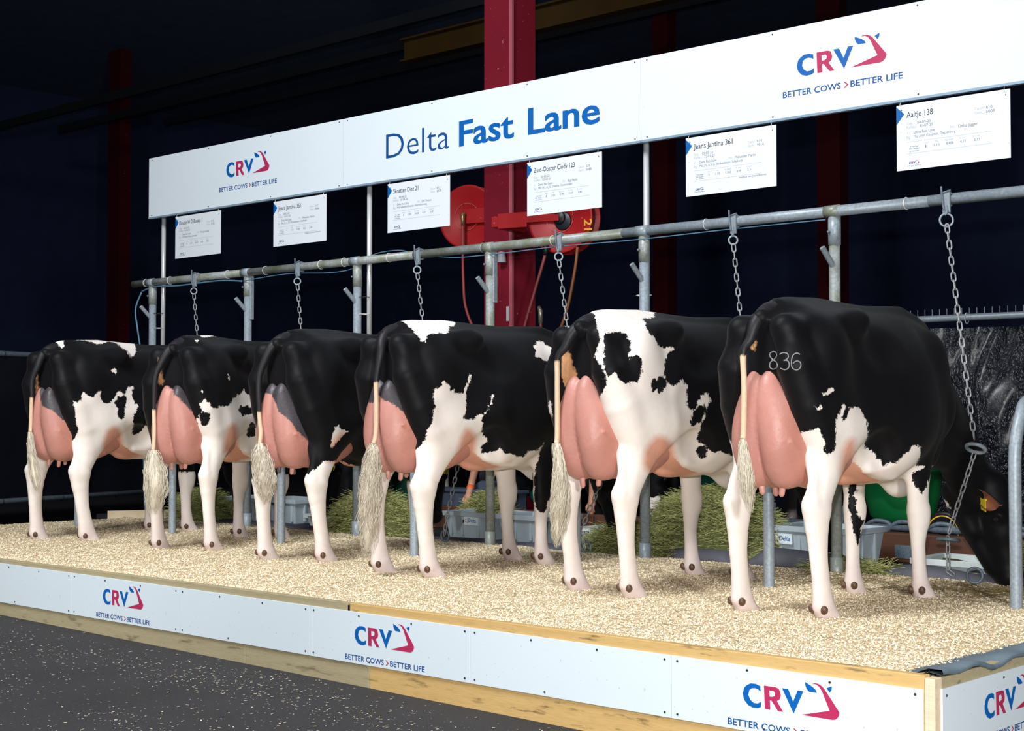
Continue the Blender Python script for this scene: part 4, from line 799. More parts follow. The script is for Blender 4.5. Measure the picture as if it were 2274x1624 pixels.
for i, x in enumerate((-9.59, -6.635, -3.765)):
    p = empty('banner_pole', (x, 3.235, .25)); tag(p, 'thin shiny aluminium pole holding up the banner, ' + ('at its far left end', 'left of the red column', 'right of the red column')[i], 'pole', 'aluminium banner poles')
    m = MB(); m.tube([(0, 0, 0), (0, 0, 3.35)], .0195, 16); m.build('tube', M_ALU, p, True)
    m = MB(); m.tube([(0, 0, 1.5), (0, 0, 3.0)], .0215, 16); m.build('inner_tube', M_ALU, p, True)
    for z in (1.86, 2.0):
        m = MB(); m.tube([((-.075 if i < 2 else 0) * .5 + .058 * math.cos(a), -.03 + .045 * math.sin(a), z) for a in [2 * math.pi * k / 20 for k in range(20)]], .003, 5, closed=True); m.build('cable_tie', M_BLACKP if z > 1.9 else M_WIRE, p, True)
m = MB(); m.tube(catmull([(-9.83, RY, 2.46), (-9.90, RY - .02, 2.30), (-9.86, RY - .02, 2.1), (-9.82, RY, 1.8), (-9.83, RY, 1.4), (-9.85, RY + .05, .9), (-9.9, RY + .1, .36)], 6), .0085, 8)
m.tube(catmull([(-9.83, RY, 2.47), (-9.6, RY, 2.505), (-9.2, RY - .01, 2.49), (-8.6, RY, 2.50), (-8.2, RY - .03, 2.47)], 5), .0075, 8)
m.tube(catmull([(-8.2, RY - .03, 2.47), (-7.6, RY, 2.50), (-7.0, RY - .02, 2.47), (-6.75, RY + .03, 2.50), (-6.5, RY, 2.585), (-6.2, RY, 2.60), (-6.0, RY, 2.56), (-5.6, RY, 2.50), (-5.2, RY - .01, 2.49), (-4.5, RY, 2.50), (-3.8, RY - .02, 2.49), (-3.0, RY, 2.50), (-2.3, RY, 2.50)], 5), .0038, 8)
o = m.build('water_hose', M_HOSE_BLUE, None, True); tag(o, 'thin pale blue hose looping down at the left end and tied under the rail', 'hose')
# ------------------------------------------------------------------ banner and cards
BX = [(-9.70, -6.858), (-6.854, -3.737), (-3.733, -.60)]; BY = 3.15 - .012
bl = ['white overhead banner board at the left with a small emblem and slogan', 'white overhead banner board in the middle lettered Delta Fast Lane', 'white overhead banner board at the right with a large emblem and slogan']
for i, (a, b) in enumerate(BX):
    w = b - a; p = MB().box((0, 0, 0), (w, .008, .573)).build('banner_board', M_BANNER); p.location = (a, BY, 3.17)
    tag(p, bl[i], 'banner', 'overhead banner boards')
    MB().box((0, -.004, -.012), (w, .03, .004)).build('edge_strip', M_STRIP, p); MB().box((0, .009, .548), (w, .03, .572)).build('back_batten', M_WOODGREY, p)
    for k in range(4):
        for z in (.02, .553):
            MB().lathe([(0, .003), (.0045, .003), (.006, 0)], 8, Matrix.Translation((.05 + (w - .1) * k / 3, 0, z)) @ Matrix.Rotation(math.radians(90), 4, 'X')).build('screw', M_SCREW, p)
    if i == 0: emblem(p, -8.467 - a, 3.425 - 3.17, 1.0)
    if i == 2: emblem(p, -2.492 - a, 3.421 - 3.17, 1.0)
    if i == 1:
        lettering(p, 'word_delta', [('Delta', -6.329 - a, 3.348 - 3.17, .722, .193, -.008)], M_NAVY)
        lettering(p, 'word_fast', [('Fast', -5.499 - a + q, 3.348 - 3.17, .567, .193, .012) for q in (0, .004, .008)], M_BLUE)
        lettering(p, 'word_lane', [('Lane', -4.784 - a + q, 3.348 - 3.17, .677, .193, .012) for q in (0, .004, .008)], M_BLUE)
CARDS = [(-9.262, 'Double W D Boukje 1', 'Cat.nr. 616', 'Oorm. 3732', '08-03-23', '12-03-25', 'Woody Forester', 'VOF Bruul Dieks, Jaarsveld', '2.01', '8.679', '4.58', '3.55', 0),
 (-7.785, 'Jeans Jantina 351', 'Cat.nr. 617', 'Oorm. 8966', '20-03-23', '25-01-25', 'Midwolder Martin', 'Mts J.G. & A.G. Sturkenboom, Schalkwijk', '1.10', '9.405', '4.52', '3.44', 1),
 (-6.313, 'Skoatter Diez 21', 'Cat.nr. 613', 'Oorm. 6478', '04-08-23', '16-08-25', 'JLH Vitense', 'Melkveebedrijf Skoatter, Hoornsterzwaag', '2.00', '9.458', '4.57', '3.68', 0),
 (-4.797, 'Zuid-Ooster Cindy 123', 'Cat.nr. 620', 'Oorm. 5680', '20-02-23', '03-03-25', 'Big Malki', 'Mts W.J. & J.O. Doeitra, Oosterstreek', '2.00', '9.795', '3.94', '3.46', 0),
 (-3.360, 'Jeans Jantina 361', 'Cat.nr. 614', 'Oorm. 9016', '13-05-23', '22-03-25', 'Midwolder Martin', 'Mts J.G. & A.G. Sturkenboom, Schalkwijk', '1.10', '9.582', '4.49', '3.51', 1),
 (-1.806, 'Aaltje 138', 'Cat.nr. 610', 'Oorm. 5009', '04-09-23', '31-07-25', 'Delta Jigger', 'Mts A.W. Kooijman, Giessenburg', '1.11', '8.408', '4.77', '3.73', 0)]
CL = ['white name card hanging at the far left under the banner', 'white name card, second from the left under the banner', 'white name card left of the red column, before the left hose reel', 'white name card right of the red column, covering the right hose reel', 'white name card between the fifth and sixth rail posts', 'largest looking white name card at the far right']
for i, c in enumerate(CARDS):
    p = MB().box((0, 0, 0), (.709, .004, .394)).build('name_card', M_CARD); p.location = (c[0], BY + .004, 2.746)
    tag(p, CL[i], 'card', 'name cards under the banner')
    m = MB(); q, t = poly_tris([(.001, .385), (.052, .338), (.001, .278)]); m.add([(a.x, -.0012, a.y) for a in q], t); orient(m).build('blue_triangle_print', M_BLUE, p)
    wn = {0: .36, 1: .40, 2: .325, 3: .325, 4: .31, 5: .165}[i]; wn = (.36, .31, .29, .395, .31, .169)[i]
    lettering(p, 'name_print', [(c[1], .066, .313, wn, .035, .0)], M_DARKTXT)
    lettering(p, 'detail_print', [(c[4], .135, .269, .085, .016), (c[5], .150, .247, .085, .016), ('Delta Fast Lane', .112, .213, .135, .017), (c[6], .395, .213, .010 * len(c[6]), .017), (c[7], .112, .188, .0088 * len(c[7]), .016),
        ('Huidige', .090, .134, .055, .009), ('305 dagen', .080, .120, .065, .009), ('productie', .085, .106, .06, .009), ('1', .185, .122, .006, .015), (c[8], .240, .122, .034, .015), (c[9], .318, .122, .045, .015), (c[10], .405, .122, .036, .015), (c[11], .490, .122, .036, .015),
        (c[2].split()[1], .565, .300, .038, .017), (c[3].split()[1], .565, .275, .052, .017)] + ([('Halfzus van Jeans Bonnes', .43, .080, .205, .012)] if c[12] else []), M_GREYTXT)
    lettering(p, 'caption_print', [('Geb.:', .066, .269, .045, .016), ('Kalfdat.:', .066, .247, .070, .016), ('V.:', .066, .213, .018, .016), ('Eig.:', .066, .188, .030, .016), ('MV.:', .345, .213, .035, .016), (c[2].split()[0], .495, .300, .058, .016), (c[3].split()[0], .495, .275, .052, .016),
        ('lact.', .180, .146, .03, .010), ('lft', .248, .146, .018, .010), ('kg melk', .312, .146, .052, .010), ('% vet', .402, .146, .036, .010), ('% eiwit', .482, .146, .045, .010)], M_LGREYTXT)
    m = MB()
    for z in (.166, .096): m.add([(.066, -.0012, z), (.60, -.0012, z), (.60, -.0012, z + .0014), (.066, -.0012, z + .0014)], [(0, 1, 2, 3)])
    orient(m).build('rule_print', M_LGREYTXT, p)
    emblem(p, .080, .034, .105, -.0012, M_NAVY if i != 5 else M_BLUE, M_DARKTXT if i != 5 else M_RED)
    for x in (.025, .675):
        m = MB(); m.tube([(x, .001, .378), (x, -.003, .394), (x, .006, .428)], .0016, 5); m.tube([(x, -.003, .392), (x + .008, -.005, .362)], .0012, 5); m.build('string', M_WIRE, p)
        m = MB(); m.lathe([(0, .001), (.004, .001), (.004, 0)], 8, Matrix.Translation((x + .008, -.0005, .362)) @ Matrix.Rotation(math.radians(90), 4, 'X')); m.build('eyelet', M_SCREW, p)
# ------------------------------------------------------------------ chains
def link_mesh(L, Wd, r):
    m = MB(); s = (L - Wd) / 2; pts = []
    for k in range(7): a = math.pi * k / 6; pts.append((Wd / 2 * math.cos(a) * .8, 0, s + Wd / 2 * math.sin(a)))
    for k in range(7): a = math.pi + math.pi * k / 6; pts.append((Wd / 2 * math.cos(a) * .8, 0, -s + Wd / 2 * math.sin(a)))
    m.tube(pts, r, 6, closed=True); me = bpy.data.meshes.new('chain_link'); me.from_pydata([tuple(v) for v in m.v], [], m.f); me.materials.append(M_CHAIN)
    me.polygons.foreach_set('use_smooth', [True] * len(me.polygons)); return me
LM = link_mesh(.058, .030, .0046)
def chain_run(parent, pts, step=.0485, start=0):
    path = [Vector(p) for p in pts]; L = [0]
    for a, b in zip(path[:-1], path[1:]): L.append(L[-1] + (b - a).length)
    n = int(L[-1] / step)
    for k in range(n):
        s = (k + .5) * step; j = max(i for i in range(len(L) - 1) if L[i] <= s); t = (s - L[j]) / (L[j + 1] - L[j]); p = path[j].lerp(path[j + 1], t); d = (path[j + 1] - path[j]).normalized()
        o = bpy.data.objects.new('chain_link', LM); COL.objects.link(o); o.parent = parent
        q = d.to_track_quat('Z', 'Y') @ Matrix.Rotation(math.radians(48 + 90 * ((k + start) % 2)), 4, 'Z').to_quaternion(); o.location = p; o.rotation_mode = 'QUATERNION'; o.rotation_quaternion = q
def ring(R, r, M=None, n=28):
    m = MB(); pts = [Vector((R * math.cos(a), 0, R * math.sin(a))) for a in [2 * math.pi * k / n for k in range(n)]]
    if M: pts = [M @ p for p in pts]
    m.tube(pts, r, 8, closed=True); return m
CH = [(-8.91, (-8.75, 3.12, 1.2)), (-7.41, (-7.27, 3.12, 1.2)), (-5.93, (-5.72, 3.1, 1.15)), (-4.46, (-4.24, 3.1, 1.1)), (-2.96, (-2.80, 3.08, 1.1)), (-1.475, (-1.262, 3.0, 1.13))]
CW = ['hanging behind the second cow from the far left end of the rail', 'hanging above the all black cow', 'hanging above the white saddle patch', 'before the red column, above the heart-marked cow', 'hanging just left of the nearest cow', 'running from the rail to the floor beside the feeding head']
for i, (x, e) in enumerate(CH):
    c = empty('tether_chain', (x, RY, RZ)); tag(c, 'steel tether chain ' + CW[i], 'chain', 'tether chains on the rail')
    m = MB(); m.tube([(0, .039 * math.cos(a), .039 * math.sin(a)) for a in [2 * math.pi * k / 20 for k in range(20)]], .0075, 8, closed=True); m.box((-.022, -.045, -.085), (.022, -.028, .036)); m.build('rail_clamp', M_GALV, c, bevel=.002)
    m = MB(); m.tube([(-.026, -.05, .07), (-.022, -.052, .03), (-.012, -.055, -.05), (.0, -.05, -.10), (.012, -.045, -.085), (.008, -.04, -.04)], .0062, 8); m.tube([(-.03, -.05, .03), (.03, -.045, .045)], .0055, 7); m.build('snap_hook', M_GALVD, c, True)
    big = i == 5
    rg = ring(.038 if big else .028, .0062, Matrix.Translation((.002, -.045, -.128)) @ Matrix.Rotation(math.radians(40), 4, 'Z')).build('ring', M_GALV, c, True)
    a = Vector((.004, -.045, -.155)); b = Vector(e) - Vector((x, RY, RZ)); chain_run(c, [a, b])
    if big:
        nr = ring(.052, .0115, Matrix.Translation(b + Vector((.01, -.01, -.03))) @ Matrix.Rotation(math.radians(60), 4, 'X') @ Matrix.Rotation(math.radians(35), 4, 'Y')); nr.build('neck_ring', M_GALV, c, True)
        b2 = Vector((-1.405, 2.95, .60)) - Vector((x, RY, RZ)); b3 = Vector((-1.42, 2.98, .40)) - Vector((x, RY, RZ)); b4 = Vector((-1.36, 3.0, .355)) - Vector((x, RY, RZ))
        chain_run(c, [b + Vector((0, 0, -.05)), b2]); chain_run(c, [b2, b3, b4])
        ring(.060, .010, Matrix.Translation(b2 + Vector((.0, 0, -.02))) @ Matrix.Rotation(math.radians(80), 4, 'X')).build('ring', M_GALVD, c, True)
        ring(.042, .0085, Matrix.Translation(b4 + Vector((.09, 0, .03))) @ Matrix.Rotation(math.radians(30), 4, 'Z')).build('floor_ring', M_GALVD, c, True)
# ------------------------------------------------------------------ behind the cows: troughs, hay, beams, the opposite row
M_BIN = plain('bin_grey_plastic', lin(176, 190, 198), .5, var=.10, scale=5, bump=.08)
M_BINL = plain('bin_pale_plastic', lin(206, 216, 214), .5, var=.10, scale=5, bump=.08)
M_LABEL = plain('label_white', lin(226, 240, 248), .4)
M_DIRT = plain('feed_remains', lin(84, 78, 48), .9, var=.4, scale=30)
def bin_(x0, w, y, h, lab, mat, label=False, text=None, d=.42, z=.262, ribs=True):
    b = empty('feed_trough', (x0, y, z)); tag(b, lab, 'trough', 'feed troughs behind the bedding')
    t = .035; m = MB(); n = 0
    o = [(t, t, 0), (w - t, t, 0), (w - t, d - t, 0), (t, d - t, 0)]; O = [(0, 0, h), (w, 0, h), (w, d, h), (0, d, h)]
    i_ = [(.016, .016, h), (w - .016, .016, h), (w - .016, d - .016, h), (.016, d - .016, h)]; I = [(t + .012, t + .012, .012), (w - t - .012, t + .012, .012), (w - t - .012, d - t - .012, .012), (t + .012, d - t - .012, .012)]
    f = [(3, 2, 1, 0)] + [(k, (k + 1) % 4, 4 + (k + 1) % 4, 4 + k) for k in range(4)] + [(4 + k, 4 + (k + 1) % 4, 8 + (k + 1) % 4, 8 + k) for k in range(4)] + [(8 + k, 8 + (k + 1) % 4, 12 + (k + 1) % 4, 12 + k) for k in range(4)] + [(12, 13, 14, 15)]
    m.add(o + O + i_ + I, f); m.build('shell', mat, b, bevel=.004)
    r = MB(); r.box((-.012, -.014, h - .035), (w + .012, .0, h + .004)); r.box((-.012, d, h - .035), (w + .012, d + .014, h + .004)); r.box((-.014, -.012, h - .035), (0, d + .012, h + .004)); r.box((w, -.012, h - .035), (w + .014, d + .012, h + .004)); r.build('rim', mat, b, bevel=.003)
    if ribs:
        r = MB()
        for k in (.12, .34, .66, .88): r.box((w * k - .012, -.004 + t * .3, .02), (w * k + .012, t * .6, h - .03))
        for k in (.3, .7): r.box((w - t * .6, d * k - .012, .02), (w + .002, d * k + .012, h - .03))
        r.build('ribs', mat, b, bevel=.003)
    m = MB(); R = random.Random(int(abs(x0) * 100)); v = []; fc = []
    for a in range(9):
        for c in range(7): v.append((.05 + (w - .1) * a / 8, .05 + (d - .1) * c / 6, h * .55 + R.uniform(-.03, .04)))
    for a in range(8):
        for c in range(6): q = a * 7 + c; fc.append((q, q + 7, q + 8, q + 1))
    m.add(v, fc).build('feed', M_DIRT, b, True)
    if label is not False:
        lx = label; lb = MB().box((lx, -.006, h * .52), (lx + .155, .006, h * .52 + .072)).build('sticker', M_LABEL, b)
        lettering(lb, 'sticker_print', [('Delta', lx + .055, h * .52 + .024, .085, .032, .01)], M_BLUE, -.0075)
        lettering(lb, 'sticker_print', [('C', lx + .010, h * .52 + .022, .022, .028, .015)], plain('print_ochre', lin(196, 130, 70), .5), -.0075)
        lettering(lb, 'sticker_print', [('J', lx + .036, h * .52 + .026, .012, .034, .01)], M_RED, -.0075)
        MB().box((lx - .018, -.003, h * .5 + .02), (lx - .006, .004, h * .5 + .045)).build('slot', M_BLACKP, b)
    if text:
        lettering(b, 'rim_print', [(text, w * .1, h - .028, .13, .020, .02)], M_BLACKP, -.0155)
    return b
bin_(-9.49, .55, 3.85, .215, 'grey plastic trough with a small sticker, farthest left behind the second cow', M_BIN, .27)
bin_(-8.90, .55, 3.85, .225, 'grey ribbed trough between the second and the all black cow', M_BIN)
bin_(-8.14, .60, 3.80, .11, 'low pale tray with dark lettering on its rim, left of the hay heap', M_BINL, False, 'overtoom', ribs=False)
bin_(-6.38, .58, 3.85, .215, 'grey trough with sticker between the saddle-marked cow legs', M_BIN, .24)
bin_(-5.76, .52, 3.85, .215, 'grey ribbed trough beside the stickered one, behind front legs', M_BIN)
bin_(-4.95, .62, 3.82, .15, 'pale low trough behind the tether chain of the fourth cow', M_BINL, False, 'oo', ribs=False)
bin_(-3.20, .65, 3.90, .255, 'tall grey trough with sticker between the nearest cow hind legs', M_BIN, .02)
bin_(-2.02, .66, 3.70, .12, 'low pale trough under the head of the nearest cow', M_BINL, ribs=False)
# timber beam in lengths, steel plate
tb = empty('timber_beam', (-5, 4.5, .262)); tag(tb, 'reddish brown timber beam lying behind the troughs', 'beam')
for a, b in ((-9.6, -7.5), (-7.49, -5.3), (-5.29, -3.02), (-3.01, -.5)):
    MB().box((a + 5, 0, 0), (b + 5, .12, .20)).build('timber', M_TIMBER, tb, bevel=.008)
MB().box((2.43, -.008, .03), (2.56, 0, .12)).build('steel_plate', M_GALVD, tb)
# tubular feed barrier
fb = empty('feed_barrier', (-5, 4.95, .262)); tag(fb, 'galvanised tubular feed barrier with curved bars behind the timber beam', 'barrier')
m = MB(); m.tube([(1.1, 0, .20), (4.5, 0, .20)], .024, 12); m.build('rail_tube', M_GALVD, fb, True)
for x in (1.95, 2.15, 2.45, 3.0, 3.3):
    m = MB(); m.tube(catmull([(x - .12, 0, -.0), (x - .04, -.01, .14), (x + .05, -.01, .235), (x + .16, 0, .24), (x + .22, 0, .20)], 5), .016, 10); m.build('curved_bar', M_GALVD, fb, True)
for x in (1.15, 1.75, 4.4):
    m = MB(); m.tube([(x, 0, 0), (x, 0, .34)], .02, 10); m.build('upright', M_GALVD, fb, True)
# low tube of the fence at the left and pale plank
o = MB().box((-.55, -.02, -.03), (.55, .02, .06)).build('loose_plank', M_PALEWOOD, None, bevel=.003); o.location = (-9.95, 3.52, .285); o.rotation_euler = (0, 0, math.radians(60)); tag(o, 'short pale plank at the back edge of the shavings, far left', 'plank')
# rubber mat edge
def mat_ridge(name, x0, x1, y0, zh, seed, lab):
    v = []; f = []; n = 46; R = 9
    for i in range(n + 1):
        x = x0 + (x1 - x0) * i / n
        hh = zh * (.72 + .55 * mnoise.noise(Vector((x * 1.9, seed, 0)))) * min(1, .35 + 4 * min(i, n - i) / n); yo = y0 + .05 * mnoise.noise(Vector((x * 1.5, seed + 5, 0)))
        for k in range(R):
            a = math.pi * k / (R - 1); v.append((x, yo - .11 * math.cos(a) + .01 * mnoise.noise(Vector((x * 9, k, seed))), .262 + hh * math.sin(a) ** .8))
    for i in range(n):
        for k in range(R - 1): q = i * R + k; f.append((q, q + R, q + R + 1, q + 1))
        q = i * R; f.append((q, q + R - 1, q + R + R - 1, q + R))
    o = mesh_obj(name, v, f, M_MAT, None, True); tag(o, lab, 'mat', 'rolled rubber mats behind the bedding'); return o
M_MAT = plain('mat_rubber', lin(84, 84, 94), .65, var=.2, scale=6, bump=.2)
mat_ridge('rubber_mat', -3.95, -3.2, 3.56, .12, 2, 'dark rubber mat edge left of the nearest cow'), mat_ridge('rubber_mat', -3.15, -2.35, 3.60, .17, 5, 'dark rubber mat bulging up before the tall stickered trough')
mat_ridge('rubber_mat', -2.3, -.35, 3.47, .12, 9, 'long dark rubber mat roll before the feeding head')
mat_ridge('rubber_mat', -6.5, -4.4, 3.60, .05, 12, 'flat dark rubber mat under the middle troughs'); mat_ridge('rubber_mat', -9.9, -7.6, 3.60, .05, 15, 'flat dark rubber mat under the far troughs')
def side_mat():
    v = []; f = []; n = 70
    for i in range(n + 1):
        y = .04 + 3.4 * i / n; w = .012 * math.sin(y * 9) + .010 * math.sin(y * 21 + 1)
        for (x, z) in ((-.20, .335), (-.09, .352 + w * .4), (-.035, .366 + w), (.018, .366 + w), (.024, .352 + w), (.014, .346 + w), (-.03, .352 + w), (-.09, .342 + w * .4), (-.20, .325)): v.append((x, y, z))
    for i in range(n):
        for k in range(9): a = i * 9 + k; b = i * 9 + (k + 1) % 9; f.append((a, a + 9, b + 9, b))
    o = mesh_obj('side_mat', v, f, plain('side_mat_rubber', lin(104, 120, 130), .5, var=.2, scale=8, bump=.2), None, True); tag(o, 'wavy blue grey rubber mat folded over the short side of the kerb', 'mat')
side_mat()
# hay heaps: a core and thousands of stalks
def hay(name, c, r, h, n, seed, lab, L=(.10, .26), rad=.0014, z0=.262):
    e = empty(name, (c[0], c[1], z0)); tag(e, lab, 'hay', 'hay heaps', 'stuff'); R = random.Random(seed); v = []; f = []; a_, b_ = r; NU, NV = 28, 10
    def hz(u, w): return h * max(0, 1 - (u * u + w * w)) ** .6
    for i in range(NV + 1):
        for k in range(NU):
            rr = i / NV; th = 2 * math.pi * k / NU; u, w = rr * math.cos(th), rr * math.sin(th); v.append((u * a_, w * b_, hz(u, w) * .93 + .02 * mnoise.noise(Vector((u * 5, w * 5, seed)))))
    for i in range(NV):
        for k in range(NU): k2 = (k + 1) % NU; f.append((i*NU+k, (i+1)*NU+k, (i+1)*NU+k2, i*NU+k2))
    o = mesh_obj('core', v, f, M_HAYCORE, e, True); o['kind'] = 'stuff'
    m = MB()
    def pos(R):
        while True:
            u, w = R.uniform(-1.08, 1.08), R.uniform(-1.08, 1.08)
            if u * u + w * w < 1.15: return (u * a_, w * b_, hz(min(1, abs(u)), min(1, abs(w))) + R.uniform(-.01, .045) + .008)
    stalks(m, R, n, pos, L, rad, .5); o = m.build('stalks', M_HAY, e); o['kind'] = 'stuff'
hay('hay_heap', (-3.72, 3.95), (.62, .36), .46, 3800, 1, 'large heap of green hay between the fifth and nearest cow')
hay('hay_heap', (-4.15, 3.55), (.42, .30), .20, 1500, 2, 'low spread of hay beside the rail post in the middle')
hay('hay_heap', (-6.95, 3.58), (.50, .30), .33, 2600, 3, 'hay heap behind the long curly tail of the saddle-marked cow')
hay('hay_heap', (-9.45, 3.60), (.38, .24), .27, 1500, 4, 'hay heap at the left behind the second cow')
hay('hay_heap', (-6.30, 4.30), (.32, .12), .32, 900, 5, 'tuft of hay behind the stickered trough near the reaching hand')
hay('hay_heap', (-.95, 3.62), (.42, .24), .30, 1700, 6, 'hay heap at the right edge beside the feeding head')
hay('hay_heap', (-2.25, 3.40), (.35, .14), .07, 500, 7, 'thin hay litter on the mat behind the nearest cow')
# green tubs, yellow wheel, grey box
M_GREEN = plain('tub_green', lin(16, 120, 62), .45, var=.1, scale=4); M_GREEND = plain('tub_dark_green', lin(14, 84, 66), .5, var=.1, scale=4)
def tub(x, y, r, z, h, lab, mat):
    e = empty('green_tub', (x, y, z)); tag(e, lab, 'tub', 'green feed tubs')
    MB().lathe([(0, 0), (r * .55, .004), (r * .82, h * .2), (r * .96, h * .6), (r, h), (r * 1.05, h + .01), (r * 1.05, h + .03), (r * .97, h + .03), (r * .93, h * .6), (r * .6, h * .12), (0, h * .1)], 36).build('shell', mat, e, True)
    m = MB()
    for a in (0, 1, 2): m.tube([(r * .5 * math.cos(a * 2.1), r * .5 * math.sin(a * 2.1), .03), (r * .6 * math.cos(a * 2.1), r * .6 * math.sin(a * 2.1), -z + .262 + .01)], .014, 8)
    m.build('stand', M_GALVD, e, True)
tub(-3.10, 5.6, .30, .42, .42, 'bright green round tub seen under the brisket of the nearest cow', M_GREEN)
tub(-4.90, 5.9, .42, .42, .36, 'dark green tub behind the large hay heap', M_GREEND)
tub(-8.65, 5.6, .22, .36, .40, 'dark green tub far behind the saddle-marked cow', M_GREEND)
tub(-6.55, 5.3, .16, .45, .40, 'small teal tub behind the black front leg of the saddle-marked cow', plain('tub_teal', lin(0, 140, 122), .45))
y_ = empty('yellow_wheel', (-2.60, 5.3, .42)); tag(y_, 'yellow wheel with black tyre behind the nearest cow front leg', 'wheel')
Dw = Matrix.Rotation(math.radians(90), 4, 'X')
MB().lathe([(.03, -.03), (.10, -.02), (.125, -.035), (.125, .035), (.10, .02), (.03, .03)], 30, Dw).build('rim', plain('wheel_yellow', lin(240, 190, 20), .4), y_, True)
MB().lathe([(.125, -.03), (.15, -.035), (.158, 0), (.15, .035), (.125, .03)], 30, Dw).build('tyre', M_BLACKP, y_, True)
gb = empty('storage_box', (-6.85, 4.85, .262)); tag(gb, 'blue grey lidded box behind the stickered trough', 'box')
M_GB = plain('box_blue_grey', lin(74, 86, 104), .5, var=.1)
MB().box((-.5, -.20, 0), (.5, .0, .32)).build('body', M_GB, gb, bevel=.01); MB().box((-.52, -.22, .32), (.52, .015, .35)).build('lid', M_GB, gb, bevel=.008)
m = MB(); m.prism([(-.16, 0), (.22, 0), (.12, .07), (-.02, .075)], Matrix.Translation((.05, 0, .35)) @ Matrix.Rotation(math.radians(90), 4, 'X'), .10); m.build('folded_cover', M_GB, gb)
